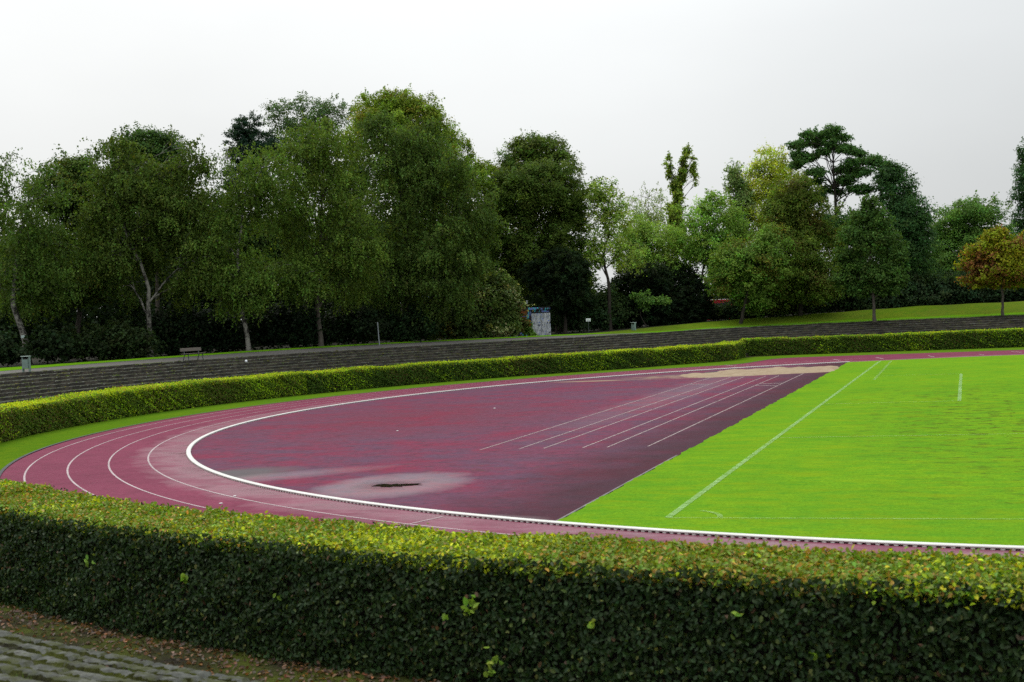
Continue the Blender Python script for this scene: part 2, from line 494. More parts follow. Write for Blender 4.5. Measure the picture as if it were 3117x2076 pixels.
# ------------------------------------------------------------------ plan of the stadium (metres, centre of the bend at the origin)
R = 36.5
LANE = 1.22
EDGE = 42.15            # outer edge of the track in the bend
XG = -13.5              # where the grass pitch begins
def arc(r, a0, a1, n):
    a = np.radians(np.linspace(a0, a1, n))
    return np.c_[r * np.cos(a), r * np.sin(a)]
def resample(p, step):
    p = np.asarray(p, float)
    d = np.r_[0, np.cumsum(np.linalg.norm(np.diff(p, axis=0), axis=1))]
    n = max(2, int(d[-1] / step) + 1)
    s = np.linspace(0, d[-1], n)
    return np.c_[np.interp(s, d, p[:, 0]), np.interp(s, d, p[:, 1])]
def normals2(p):
    t = np.gradient(p, axis=0)
    t /= np.linalg.norm(t, axis=1)[:, None]
    return np.c_[-t[:, 1], t[:, 0]]      # left of travel
def smooth2(p, it=8):
    p = p.copy()
    for _ in range(it):
        p[1:-1] = 0.25 * p[:-2] + 0.5 * p[1:-1] + 0.25 * p[2:]
    return p
def strip(name, A, B, z, mat, parent=None, zB=None):
    n = len(A)
    zB = z if zB is None else zB
    v = np.r_[np.c_[A, np.broadcast_to(z, n)], np.c_[B, np.broadcast_to(zB, n)]]
    i = np.arange(n - 1)
    f = np.c_[i, i + 1, n + i + 1, n + i]
    # face up
    a, b, c = v[f[0, 0]], v[f[0, 1]], v[f[0, 2]]
    if np.cross(b - a, c - a)[2] < 0:
        f = f[:, ::-1]
    return mesh_obj(name, v, np.ascontiguousarray(f), mat, parent)
def band(name, path, w, z, mat, kind='structure'):
    n = normals2(path)
    o = strip(name, path - n * w / 2, path + n * w / 2, z, mat)
    return tag(o, kind=kind)
def ring(r, x0=45.0, x1=45.0):
    """oval line at radius r: near straight, bend, far straight"""
    return np.r_[np.c_[np.linspace(x0, 0, 40)[:-1], np.full(39, -r)], arc(r, -90, -270, 200), np.c_[np.linspace(0, x1, 40)[1:], np.full(39, r)]]

# lawn under everything inside the hedges, with the ground sheet below
LAWN = 48.5
far_t = resample([(45, -50.0), (0, -50.0)], 2)
tag(mesh_obj('lawn', [(-62, -62, 0), (60, -62, 0), (60, 62, 0), (-62, 62, 0)], [(0, 1, 2, 3)], MT['verge']), kind='structure')
# track: between the kerb line and the outer edge, widening on the far straight
outer = np.r_[np.c_[np.linspace(45, 0, 40)[:-1], np.full(39, -EDGE)], arc(EDGE, -90, -239.0, 150)]
widen = np.array([(-20.9, 38.2), (-20.3, 42.0), (-19.8, 44.6), (-18.6, 45.5), (-15, 45.5), (-2, 44.9), (20, 44.8), (45, 44.8)])
outer = np.r_[outer, widen]
outer_s = np.r_[outer[:39 + 150 - 3], smooth2(resample(np.r_[outer[39 + 150 - 3:]], 0.5), 2)]
inner = resample(np.r_[ring(R - 0.05)], 0.4)
outer_r = resample(outer_s, 0.4)
s_in, s_out = np.linspace(0, 1, 900), np.linspace(0, 1, 900)
# pair by angle about the centre in the bend, by x on the straights: use closest direction pairing
def pair(outer_p, r):
    q = outer_p.copy()
    for i, (x, y) in enumerate(outer_p):
        if x < 0:
            q[i] = np.array([x, y]) / math.hypot(x, y) * r
        else:
            q[i] = (x, math.copysign(r, y))
    return q
tag(strip('track', outer_r, pair(outer_r, R - 0.08), 0.004, MT['track']), kind='structure')
ne = normals2(outer_r)
tag(strip('track_edging', outer_r - ne * 0.09, outer_r + ne * 0.02, 0.03, MT['edging']), kind='structure')
# infield D and pitch
ys = np.r_[np.linspace(-33.85, 33.85, 400)]
xa = -np.sqrt(np.maximum((R - 0.1) ** 2 - ys ** 2, 0))
tag(strip('infield', np.c_[xa, ys], np.c_[np.full(400, XG), ys], 0.004, MT['infield']), kind='structure')
ys = np.linspace(-R + 0.1, R - 0.1, 600)
xa = np.maximum(-np.sqrt(np.maximum((R - 0.1) ** 2 - ys ** 2, 0)), XG + 0.03 * np.sin(ys * 1.9) + 0.02 * np.sin(ys * 5.7 + 1) + 0.012 * rng.standard_normal(600))
tag(strip('pitch_lawn', np.c_[xa, ys], np.c_[np.full(600, 45.0), ys], 0.014, MT['field']), kind='structure')
# concrete edging between infield and pitch on the near half
yy = np.linspace(-33.7, -22, 60)
tag(strip('pitch_edging', np.c_[np.full(60, XG - 0.065), yy], np.c_[np.full(60, XG - 0.01), yy], 0.012, plain('edge_strip', (0.13, 0.12, 0.115), 0.8, 0.5, 2.0)), kind='structure')

# lane lines
for kk in range(1, 5):
    a1 = -250 if kk < 4 else -252
    p = np.r_[np.c_[np.linspace(45, 0, 30)[:-1], np.full(29, -(R + LANE * kk))], arc(R + LANE * kk, -90, a1, 220)]
    band('lane_line', p, 0.055, 0.009, MT['lane_paint'])
d0 = np.array([-16.1, -32.9]); dd = np.array([-16.46, -33.92]) - d0; dd /= np.linalg.norm(dd)
band('finish_line', resample([d0 + dd * 0.1, d0 + dd * 5.0], 0.3), 0.06, 0.012, MT['lane_paint'])
band('start_line', resample([(-20.6, -32.6), (-22.6, -34.6)], 0.2), 0.05, 0.012, MT['yellow_paint'])
for a, b in (((-12.1, 40.4), (-11.35, 37.2)), ((-8.5, 40.2), (-8.0, 37.6)), ((-5.1, 39.5), (-4.8, 38.1)), ((-2.9, 42.7), (-2.3, 40.3)), ((-15.0, 39.6), (-14.3, 37.0)), ((-22.2, 36.0), (-21.0, 33.6))):
    band('start_line', resample([a, b], 0.3), 0.10, 0.012, MT['lane_paint'])
# long-jump runways
for x, y0 in ((-20.14, -19.9), (-18.92, -19.75), (-18.15, -19.7), (-16.92, -19.65), (-16.17, -19.6), (-14.94, -19.5)):
    band('runway_line', resample([(x, y0), (x, 19.2 if x < -15 else 20.5)], 0.5), 0.06, 0.009, MT['run_paint'])
for a, b in (((-20.15, 12.9), (-18.95, 12.4)), ((-16.2, 9.9), (-14.95, 9.3)), ((-16.2, 11.4), (-14.95, 11.4))):
    band('takeoff_board', resample([a, b], 0.3), 0.20, 0.009, MT['run_paint'])
# pitch markings
GX = -11.41
band('goal_line', resample([(GX, -33.06), (GX, 34.4)], 0.4), 0.14, 0.022, MT['chalk'])
band('touch_line', resample([(GX, -33.06), (45, -33.06)], 0.4), 0.10, 0.020, MT['faint_chalk'])
band('corner_arc', np.array([GX, -33.06]) + arc(1.0, 5, 62, 16), 0.11, 0.024, MT['faint_chalk'])
GN, GF = 5.54 - 9.66, 5.54 + 9.66
band('goal_area_line', resample([(-6.2, GN), (-6.2, GF)], 0.4), 0.14, 0.020, MT['chalk'])
for y in (GN, GF):
    band('goal_area_line', resample([(GX, y), (-6.2, y)], 0.4), 0.12, 0.020, MT['faint_chalk'])
band('penalty_area_line', resample([(GX, -17.6), (5.0, -17.3)], 0.4), 0.12, 0.020, MT['faint_chalk'])
band('faded_line', resample([(GX + 1.0, 12), (GX + 0.75, 33.5)], 0.4), 0.14, 0.020, MT['faint_chalk'])

# white kerb of the inner lane: rail with drainage slots underneath
kp = resample(np.r_[np.c_[np.linspace(45, 0, 40)[:-1], np.full(39, -(R - 0.075))], arc(R - 0.075, -90, -248.4, 200)], 0.4)
def sweep(path, prof):
    n = normals2(path); m = len(prof); K = len(path)
    v = np.concatenate([np.c_[path + n * p[0], np.full(K, p[1])] for p in prof]).reshape(m, K, 3).transpose(1, 0, 2).reshape(-1, 3)
    f = [(i * m + j, i * m + (j + 1) % m, (i + 1) * m + (j + 1) % m, (i + 1) * m + j) for i in range(K - 1) for j in range(m)]
    return v, np.array(f)
v, f = sweep(kp, [(-.075, .030), (-.075, .052), (-.060, .064), (.060, .064), (.075, .052), (.075, .030)])
mb_v = [v]; mb_f = [f]; off = len(v)
foot_p = resample(kp, 0.15)
fn = normals2(foot_p); ft = np.c_[fn[:, 1], -fn[:, 0]]
for p, n_, t_ in zip(foot_p, fn, ft):
    if p[0] > 8: continue
    hw, hl = 0.072, 0.034
    c4 = [p + n_ * sx_ * hw + t_ * sy_ * hl for sx_, sy_ in ((-1, -1), (1, -1), (1, 1), (-1, 1))]
    q = [(c_[0], c_[1], z_) for z_ in (0.0045, 0.0302) for c_ in c4]
    mb_v.append(np.array(q))
    mb_f.append(np.array([(0, 1, 5, 4), (1, 2, 6, 5), (2, 3, 7, 6), (3, 0, 4, 7)]) + off)
    off += 8
tag(mesh_obj('kerb', np.concatenate(mb_v), np.concatenate(mb_f), MT['kerb']), 'white inner kerb rail of the running track', 'kerb', kind='structure')

# puddle: a flat irregular sheet of still water
pa = np.linspace(0, 2 * math.pi, 90, endpoint=False)
pr = 1 + 0.22 * np.sin(2 * pa + 1) + 0.16 * np.sin(3 * pa) + 0.12 * np.sin(7 * pa + 2) + 0.10 * np.sin(11 * pa) + 0.06 * np.sin(19 * pa)
pv = np.c_[-19.38 + 0.50 * np.cos(pa) * pr, -28.05 + 0.34 * np.sin(pa) * pr, np.full(90, 0.0085)]
tag(mesh_obj('puddle_water', pv, [tuple(range(90))], MT['puddle']), kind='structure')

# sand pit
def pit():
    px = [(-20.6, 26.4), (-20.3, 27.3), (-18.6, 28.2), (-13.6, 28.2), (-13.35, 21.6), (-16, 20.8), (-20.2, 19.3), (-21.6, 20.2), (-22.6, 22.4), (-21.6, 24.6)]
    n = 40
    xs, ys_ = np.linspace(-23, -13.3, n), np.linspace(19, 28.3, n)
    X, Y = np.meshgrid(xs, ys_)
    h = sum(np.sin(X * a_ + Y * b_ + c_) for a_, b_, c_ in ((2.1, .7, 0), (-1.3, 2.6, 1), (3.9, 3.1, 2), (5.7, -4.4, 3))) * 0.02 + 0.05
    ok = np.array([[point_in(px, (X[i, j], Y[i, j])) for j in range(n)] for i in range(n)])
    Z = np.where(ok, np.maximum(h, 0.02), -0.01)
    idx = np.arange(n * n).reshape(n, n)
    f = np.c_[idx[:-1, :-1].ravel(), idx[:-1, 1:].ravel(), idx[1:, 1:].ravel(), idx[1:, :-1].ravel()]
    tag(mesh_obj('sand_pit', np.c_[X.ravel(), Y.ravel(), Z.ravel()], f, MT['sand'], smooth=True), kind='structure')
def point_in(poly, p):
    c = False
    j = len(poly) - 1
    for i in range(len(poly)):
        xi, yi = poly[i]; xj, yj = poly[j]
        if (yi > p[1]) != (yj > p[1]) and p[0] < (xj - xi) * (p[1] - yi) / (yj - yi) + xi:
            c = not c
        j = i
    return c
pit()
# dark rim of the pit on its far side
band('pit_edging', smooth2(resample([(-21.6, 25.0), (-20.7, 26.6), (-20.2, 27.5), (-18.6, 28.35), (-13.6, 28.45)], 0.3), 4), 0.35, 0.03, MT['edging'])

# ------------------------------------------------------------------ terraces, path, ground beyond
ZT = 2.30
NS = 13
def arc_var(a0, a1, n):
    a = np.linspace(a0, a1, n)
    r_ = np.interp(a, [-233, -180, -150, -140], [48.2, 48.2, 47.9, 47.5])
    return np.c_[r_ * np.cos(np.radians(a)), r_ * np.sin(np.radians(a))]
bot = np.r_[np.c_[np.linspace(45, 0, 46)[:-1], np.full(45, -47.5)], arc_var(-90, -233, 230), [(-27.6, 41.5), (-26.2, 46.0), (-25.0, 50.8), (-22.9, 53.4), (-19.5, 53.6)], np.c_[np.linspace(-17, 60, 60), np.full(60, 53.6)]]
top = np.r_[np.c_[np.linspace(45, 0, 46)[:-1], np.full(45, -55.7)], arc(55.7, -90, -233, 230), [(-31.0, 49.0), (-28.6, 54.0), (-26.4, 58.5), (-24.0, 61.6), (-19.5, 62.5)], np.c_[np.linspace(-17, 60, 60), np.full(60, 62.6)]]
def smooth_tail(p):
    q = p.copy(); i0 = 45 + 210
    q[i0:] = smooth2(q[i0:], 3)
    return q
bot, top = smooth_tail(bot), smooth_tail(top)
# densify both with the same parameter
tt = np.linspace(0, len(bot) - 1, 4200)
ii = np.arange(len(bot))
BOT = np.c_[np.interp(tt, ii, bot[:, 0]), np.interp(tt, ii, bot[:, 1])]
TOP = np.c_[np.interp(tt, ii, top[:, 0]), np.interp(tt, ii, top[:, 1])]
K = len(BOT)
def wob(n, amp, scale):
    x = rng.standard_normal(n + 60)
    kk_ = np.exp(-np.linspace(-2, 2, scale) ** 2); kk_ /= np.sqrt((kk_ ** 2).sum())
    return np.convolve(x, kk_, 'same')[30:30 + n] * amp
Z0 = 0.06
SARC = np.r_[0, np.cumsum(np.linalg.norm(np.diff(TOP, axis=0), axis=1))]
def stones(amp, length, seed):
    """a constant offset for every stone along a row, with a small dip at each joint"""
    r_ = np.random.default_rng(seed)
    cuts = np.cumsum(r_.uniform(0.6, 1.5, 1200) * length)
    id_ = np.searchsorted(cuts, SARC)
    near_ = np.minimum(np.abs(SARC - cuts[np.clip(id_, 0, 1199)]), np.abs(SARC - cuts[np.clip(id_ - 1, 0, 1199)])) < 0.035
    return r_.normal(0, amp, 1300)[id_], near_
rise = (ZT - Z0) / NS
V, F, MI = [], [], []
rows = []
for s in range(NS + 1):
    fr = s / NS
    edge_p = BOT * (1 - fr) + TOP * fr
    nrm = (TOP - BOT); nrm = nrm / np.linalg.norm(nrm, axis=1)[:, None]
    if s < NS:
        so, jn = stones(0.012, 0.95, 100 + s)
        so2, jn2 = stones(0.014, 0.95, 200 + s)
        jz = so + wob(K, 0.004, 3) - 0.045 * jn
        jz2 = so2 + wob(K, 0.004, 3) - 0.04 * jn2
        jr = stones(0.014, 0.95, 100 + s)[0] + wob(K, 0.006, 3)
        rag = np.abs(wob(K, 0.022, 4))
        z_lo = Z0 + rise * s
        z_hi = Z0 + rise * (s + 1)
        e = edge_p + nrm * jr[:, None]
        run = np.linalg.norm(TOP - BOT, axis=1) / NS
        w2 = wob(K, 0.02, 5)
        rows.append((np.c_[e, np.full(K, z_lo - 0.03)], 0))
        rows.append((np.c_[e, z_hi + jz - 0.012], 0))                       # riser
        rows.append((np.c_[e + nrm * 0.025, z_hi + jz], 1))                  # worn edge
        rows.append((np.c_[e + nrm * (0.17 + w2 - rag)[:, None], z_hi + jz + wob(K, .004, 3)], 1))  # edge stone
        rows.append((np.c_[e + nrm * (0.185 + w2 - rag)[:, None], np.full(K, z_hi - 0.03) + wob(K, 0.008, 3)], 2))   # earth joint
        rows.append((np.c_[e + nrm * (0.36 + w2)[:, None], np.full(K, z_hi - 0.018) + wob(K, 0.008, 3)], 2))
        rows.append((np.c_[e + nrm * (0.37 + w2)[:, None], z_hi + jz2], 1))   # second row of stone
        rows.append((np.c_[e + nrm * (0.51 - np.abs(wob(K, 0.03, 5)))[:, None], z_hi + jz2], 1))
        rows.append((np.c_[e + nrm * (0.52 + w2)[:, None], np.full(K, z_hi - 0.02) + wob(K, 0.008, 3)], 2))
        rows.append((np.c_[edge_p + nrm * (run - 0.05 + wob(K, .01, 5))[:, None], np.full(K, z_hi - 0.03) + wob(K, 0.012, 3)], 2))
ALLV = np.concatenate([r_[0] for r_ in rows])
i = np.arange(K - 1)
FS, MIX = [], []
for j in range(len(rows) - 1):
    f = np.c_[j * K + i, j * K + i + 1, (j + 1) * K + i + 1, (j + 1) * K + i]
    FS.append(f)
    MIX.append(np.full(K - 1, rows[j + 1][1] if (j + 1) % 10 else 0))
FS = np.concatenate(FS)[:, ::-1]
tag(mesh_obj('terrace_steps', ALLV, np.ascontiguousarray(FS), [MT['riser'], MT['tread'], MT['moss']], mat_idx=np.concatenate(MIX)),
    'mossy stone terraces stepping up round the track', 'terrace', kind='structure')
# mossy strip between hedge and terraces
NR = (TOP - BOT) / np.linalg.norm(TOP - BOT, axis=1)[:, None]
tag(strip('moss_ground', BOT - NR * 2.4, BOT + NR * 0.1, 0.012, MT['mossground']), kind='structure')
# ground outside, out to the horizon
DZ = np.interp(TOP[:, 1], [-10, 5, 12, 24, 33, 43, 50], [0, 0, .08, .17, .20, .10, 0])
onst = np.clip((TOP[:, 0] + 33.0) / 12.0, 0, 1) * (TOP[:, 1] > 0)       # 0 in the bend, 1 on the far straight
w_in = 0.45 + 0.06 * wob(K, 1, 9) + onst * 2.3
w_out = 5.2 * (1 - onst) + onst * 3.1
offs = [-0.05, 0.6, 5.2, 8, 20, 45, 100, 250, 700, 2500]
gz = [0, 0, 1, 1.1, 1.1, 1.1, 1, 1, 1, 1]
gv = np.concatenate([np.c_[TOP + NR * o_, ZT - 0.02 + DZ * g_] for o_, g_ in zip(offs, gz)])
gf = np.concatenate([np.c_[a_ * K + i, a_ * K + i + 1, (a_ + 1) * K + i + 1, (a_ + 1) * K + i] for a_ in range(len(offs) - 1)])[:, ::-1]
tag(mesh_obj('ground', gv, np.ascontiguousarray(gf), MT['soil']), kind='structure')
tag(strip('path_verge', TOP - NR * 0.02, TOP + NR * 0.62, ZT - 0.008, MT['bank'], None, ZT - 0.008 + DZ * 0.01), kind='structure')
tag(strip('gravel_path', TOP + NR * w_in[:, None], TOP + NR * w_out[:, None], ZT, MT['path'], None, ZT + DZ), kind='structure')
vo = w_out + 0.7 + 0.2 * wob(K, 1, 25) + 3.2 * np.exp(-((TOP[:, 1] - 4) / 7.0) ** 2) * (TOP[:, 0] < -30)
tag(strip('grass_verge', TOP + NR * (w_out - 0.1)[:, None], TOP + NR * vo[:, None], ZT + 0.012 + DZ, MT['flat'], None, ZT + 0.10 + DZ * 1.05), kind='structure')
# grass flat and bank on the right
sel = (TOP[:, 1] > 0) & (TOP[:, 0] > -40)
T2, N2, o2 = TOP[sel], NR[sel], np.clip((TOP[sel][:, 0] + 36.0) / 9.0, 0, 1)
offb = [0.0, 2.6, 2.9, 4.0, 5.0, 6.3, 7.2, 8.2, 30]
zb = [0.004, 0.01, 0.02, 0.15, 0.42, 0.86, 1.06, 1.10, 1.10]
bw = np.clip((T2[:, 0] + 36) / 26, 0, 1)
bv = np.concatenate([np.c_[T2 + N2 * o_, ZT + 0.002 + z_ * (0.25 + 0.75 * bw) * o2 + 0.02 * np.sin(T2[:, 0] * 1.3 + o_)] for o_, z_ in zip(offb, zb)])
kb = len(T2); i2 = np.arange(kb - 1)
bf = np.concatenate([np.c_[a_ * kb + i2, a_ * kb + i2 + 1, (a_ + 1) * kb + i2 + 1, (a_ + 1) * kb + i2] for a_ in range(len(offb) - 1)])[:, ::-1]
bidx = np.concatenate([np.full(kb - 1, 0 if a_ < 3 else (1 if a_ < 7 else 2)) for a_ in range(len(offb) - 1)])
tag(mesh_obj('grass_bank', bv, np.ascontiguousarray(bf), [MT['flat'], MT['bank'], MT['soil']], smooth=True, mat_idx=bidx), kind='structure')
tag(strip('footpath', T2[T2[:, 0] > -27] + N2[T2[:, 0] > -27] * 2.2, T2[T2[:, 0] > -27] + N2[T2[:, 0] > -27] * 2.7, ZT + 0.05, MT['path']), kind='structure')

# ------------------------------------------------------------------ foliage
def unit(a):
    return a / (np.linalg.norm(a, axis=-1, keepdims=True) + 1e-9)
def rand_dirs(n):
    return unit(rng.standard_normal((n, 3)))
def leaf_quads(P, N, L, W, T=None):
    """one rhombic leaf per point"""
    n = len(P)
    N = unit(N)
    if T is None:
        T = rand_dirs(n)
    T = unit(T - N * (T * N).sum(1, keepdims=True))
    B = np.cross(N, T)
    L = np.broadcast_to(np.asarray(L, float), (n,))[:, None]
    W = np.broadcast_to(np.asarray(W, float), (n,))[:, None]
    v = np.stack([P - T * L * .5, P + B * W * .5 + T * L * .05, P + T * L * .5, P - B * W * .5 + T * L * .05], 1)
    return v.reshape(-1, 3), np.arange(n * 4).reshape(n, 4)
def leaf_hex(P, N, L, W, T=None, fold=0.25):
    """two-bladed leaf folded along its midrib"""
    n = len(P)
    N = unit(N)
    if T is None:
        T = rand_dirs(n)
    T = unit(T - N * (T * N).sum(1, keepdims=True))
    B = np.cross(N, T)
    L = np.broadcast_to(np.asarray(L, float), (n,))[:, None]
    W = np.broadcast_to(np.asarray(W, float), (n,))[:, None]
    up = N * W * fold * rng.uniform(0.2, 1.4, (n, 1))
    dn = -N * L * rng.uniform(0.0, 0.22, (n, 1))
    a = P - T * L * .5
    t = P + T * L * .5 + dn
    l1, l2 = P - T * L * .2 + B * W * .42 + up, P + T * L * .18 + B * W * .46 + up + dn * .4
    r1, r2 = P - T * L * .2 - B * W * .42 + up, P + T * L * .18 - B * W * .46 + up + dn * .4
    v = np.stack([a, t, l2, l1, r1, r2], 1).reshape(-1, 3)
    b = np.arange(n)[:, None] * 6
    f = np.concatenate([b + np.array([[0, 1, 2, 3]]), b + np.array([[0, 4, 5, 1]])])
    return v, f
def tint_cols(n, base, var=0.25, hue=0.12):
    base = np.asarray(base, float)
    if base.ndim == 1:
        base = np.repeat(base[None], n, 0)
    v = np.exp(rng.normal(0, var, (n, 1)))
    h = np.exp(rng.normal(0, hue, (n, 3)) * np.array([1.0, 0.35, 0.8]))
    return np.clip(base * v * h, 0.002, 0.9)
def smooth_noise1(x, scale, seed):
    r_ = np.random.default_rng(seed)
    k_ = r_.standard_normal(4000)
    q = np.asarray(x) / scale + 500
    i0 = np.floor(q).astype(int) % 3999
    t = q - np.floor(q)
    t = t * t * (3 - 2 * t)
    return k_[i0] * (1 - t) + k_[i0 + 1] * t

LEAF = leaf_mat('beech_leaf', 0.30, 0.16, 0.5)
LEAF_FAR = leaf_mat('foliage', 0.40, 0.05, 0.6)
BARK = {}
k = NT('birch_bark')
n = k.noise(1.5, 6, 0.75, k.mapping(k.objco(), (1.2, 1.2, 0.9)))
n2 = k.noise(4.0, 4, 0.6, k.mapping(k.objco(), (0.6, 0.6, 3.5)))
c = k.mix(k.ramp(n, 0.46, 0.56), (0.215, 0.20, 0.165), (0.022, 0.019, 0.016))
c = k.mix(k.ramp(n2, 0.60, 0.66, 0, 0.8), c, (0.05, 0.045, 0.04))
BARK['birch'] = k.principled(c, 0.85, 0.2, k.bump(n, 0.6, 0.04))
BARK['dark'] = plain('dark_bark', (0.040, 0.033, 0.026), 0.95, 0.5, 6, 0.1, 0, 0.8, (2, 2, .4))
BARK['grey'] = plain('grey_bark', (0.085, 0.072, 0.058), 0.95, 0.4, 6, 0.1, 0, 0.8, (2, 2, .4))
TWIG = plain('hedge_twigs', (0.016, 0.013, 0.010), 0.95, 0.5, 14, 0.05, 0, 0.8)

def hedge(name, label, path, width, height, n_in, n_out, n_top, leaf, near=False, ends=(True, True), side_col=None, top_col=None, seed=1, in_yellow=0.0, sprigs=(), batter=0.0):
    """clipped hedge: woody core and a skin of leaves. path = foot of the face turned to the pitch; width is built outwards."""
    p = resample(path, 0.25)
    n = -normals2(p) if HEDGE_FLIP else normals2(p)
    s = np.r_[0, np.cumsum(np.linalg.norm(np.diff(p, axis=0), axis=1))]
    Ltot = s[-1]
    c0 = p[len(p) // 2]
    root = empty(name, (c0[0], c0[1], 0), label, 'hedge', 'clipped hedges round the running track')
    o3 = np.array([c0[0], c0[1], 0.0])
    def at(q):
        x = np.interp(q, s, p[:, 0]); y = np.interp(q, s, p[:, 1])
        nx = np.interp(q, s, n[:, 0]); ny = np.interp(q, s, n[:, 1])
        nn = np.c_[nx, ny]; nn /= np.linalg.norm(nn, axis=1)[:, None]
        return np.c_[x, y], nn
    hfun = lambda q: height + 0.030 * smooth_noise1(q, 2.5, seed) + 0.018 * smooth_noise1(q, 0.7, seed + 1)
    # core
    m = 0.24
    K_ = len(p)
    hh = hfun(s)
    core = []
    for off_, z_ in ((m, 0.0), (m, None), (width - m, None), (width + batter - m, 0.0)):
        zz = hh - m if z_ is None else np.full(K_, z_)
        core.append(np.c_[p + n * off_, zz])
    cv = np.stack(core, 1).reshape(-1, 3) - o3
    cf = [(i_ * 4 + j_, i_ * 4 + (j_ + 1) % 4, (i_ + 1) * 4 + (j_ + 1) % 4, (i_ + 1) * 4 + j_) for i_ in range(K_ - 1) for j_ in range(4)]
    cf += [(0, 1, 2, 3), tuple((K_ - 1) * 4 + j_ for j_ in (3, 2, 1, 0))]
    mesh_obj('branches', cv, cf, TWIG, root)
    # leaves
    P, N_, kind, S_ = [], [], [], []
    def face(cnt, which):
        cnt = int(cnt)
        q = rng.uniform(0, Ltot, cnt)
        xy, nn = at(q)
        h = hfun(q)
        dep = np.abs(rng.normal(0, (0.085 if which == 'out' else 0.05) if near else 0.07, cnt)) * rng.choice([1, 1, 1, -0.6], cnt)
        bulge = 0.03 * smooth_noise1(q, 0.9, seed + 7)
        if which == 'top':
            t_ = rng.uniform(-0.02, 1.02, cnt)
            roundoff = 0.07 * (np.abs(t_ - 0.5) * 2) ** 6
            z = h - dep - roundoff + 0.02 * smooth_noise1(q * 3.1 + t_ * 7, 0.4, seed + 3)
            xy = xy + nn * (t_ * width)[:, None]
            nv = np.c_[nn * (t_ - 0.5)[:, None] * 0.5, np.ones(cnt)]
            kd = np.full(cnt, 2)
        else:
            z = (rng.uniform(0.0, 1.0, cnt) ** 0.95) * (h - 0.02) + 0.02
            sgn = -1.0 if which == 'in' else 1.0
            bl = 0.035 * smooth_noise1(q * 2.3 + z * 5, 0.5, seed + 5) + bulge
            under = 0.10 * np.clip(0.35 - z, 0, 1)
            off_ = (0.0 if which == 'in' else width + batter * (1 - z / h)) + sgn * (bl - dep - under)
            xy = xy + nn * off_[:, None]
            nv = np.c_[nn * sgn, np.full(cnt, 0.35)]
            kd = np.full(cnt, 0 if which == 'in' else 1)
        P.append(np.c_[xy, z]); N_.append(nv); kind.append(kd); S_.append(q)
    if n_in: face(n_in * Ltot * height, 'in')
    if n_out: face(n_out * Ltot * height, 'out')
    face(n_top * Ltot * width, 'top')
    for e, on in enumerate(ends):
        if not on: continue
        cnt = int(max(n_in, n_out) * width * height)
        q = np.full(cnt, 0.0 if e == 0 else Ltot)
        xy, nn = at(q)
        tg = np.c_[nn[:, 1], -nn[:, 0]] * (1 if HEDGE_FLIP else 1)
        d_end = p[0] - p[1] if e == 0 else p[-1] - p[-2]
        d_end = d_end / np.linalg.norm(d_end)
        xy = xy + nn * (rng.uniform(0, 1, cnt) * width)[:, None] + d_end * (rng.normal(0.0, 0.05, cnt))[:, None]
        P.append(np.c_[xy, rng.uniform(0.02, 1, cnt) * (hfun(q) - 0.02)])
        N_.append(np.c_[np.tile(d_end, (cnt, 1)), np.full(cnt, 0.35)])
        kind.append(np.full(cnt, 0)); S_.append(q)
    P = np.concatenate(P); N_ = np.concatenate(N_); kind = np.concatenate(kind); S_ = np.concatenate(S_)
    # sprigs that outgrew the last cut
    nsp = int(Ltot * (4.5 if near else 2.0))
    sq = rng.uniform(0, Ltot, nsp)
    xy, nn = at(sq)
    tq = rng.uniform(0.02, 0.98, nsp)
    sx_ = []
    for a_ in range(nsp):
        hgt = rng.uniform(0.03, 0.11)
        cnt = rng.integers(3, 8)
        z = hfun(sq[a_:a_ + 1])[0] + np.linspace(-0.02, hgt, cnt)
        sx_.append(np.c_[np.repeat((xy[a_] + nn[a_] * tq[a_] * width)[None], cnt, 0) + rng.normal(0, 0.03, (cnt, 2)), z])
    sp = np.concatenate(sx_)
    P = np.concatenate([P, sp]); kind = np.concatenate([kind, np.full(len(sp), 2)])
    N_ = np.concatenate([N_, unit(rng.standard_normal((len(sp), 3)) * 0.8 + np.array([0, 0, 0.7]))])
    S_ = np.concatenate([S_, np.repeat(sq, [len(x) for x in sx_])])
    nspr = 0
    for (u_, v_, m_, sz_) in sprigs:
        d3 = ray(u_, v_)
        tt_ = np.linspace(5, 40, 4000)[:, None] * d3 / math.hypot(d3[0], d3[1]) + CAM
        hit = tt_[np.argmax(np.hypot(tt_[:, 0], tt_[:, 1]) < 45.80 + 0.50 * np.clip(1 - tt_[:, 2] / 1.33, 0, 1))]
        P = np.concatenate([P, hit + rng.normal(0, sz_, (m_, 3)) * np.array([1, .4, 1])]); nspr += m_
        N_ = np.concatenate([N_, unit(np.array([hit[0], hit[1], 25.0]))[None] + rng.normal(0, .5, (m_, 3))])
        kind = np.concatenate([kind, np.full(m_, 5)]); S_ = np.concatenate([S_, np.zeros(m_)])
    cnt = len(P)
    # colours of the leaves
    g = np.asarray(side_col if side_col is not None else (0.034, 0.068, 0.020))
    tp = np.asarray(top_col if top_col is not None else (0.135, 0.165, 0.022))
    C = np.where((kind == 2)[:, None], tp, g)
    patch = smooth_noise1(S_, 3.2, seed + 11) + 0.5 * smooth_noise1(S_, 0.9, seed + 12)
    u = rng.uniform(0, 1, cnt)
    isT = kind == 2
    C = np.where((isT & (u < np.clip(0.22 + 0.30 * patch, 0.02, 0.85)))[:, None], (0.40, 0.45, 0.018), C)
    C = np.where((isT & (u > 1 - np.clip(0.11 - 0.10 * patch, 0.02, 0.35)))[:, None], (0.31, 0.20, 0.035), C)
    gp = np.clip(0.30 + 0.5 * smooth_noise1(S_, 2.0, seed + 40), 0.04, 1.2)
    C = np.where((isT & (u > 0.40) & (u < 0.40 + 0.5 * gp))[:, None], (0.110, 0.215, 0.018), C)
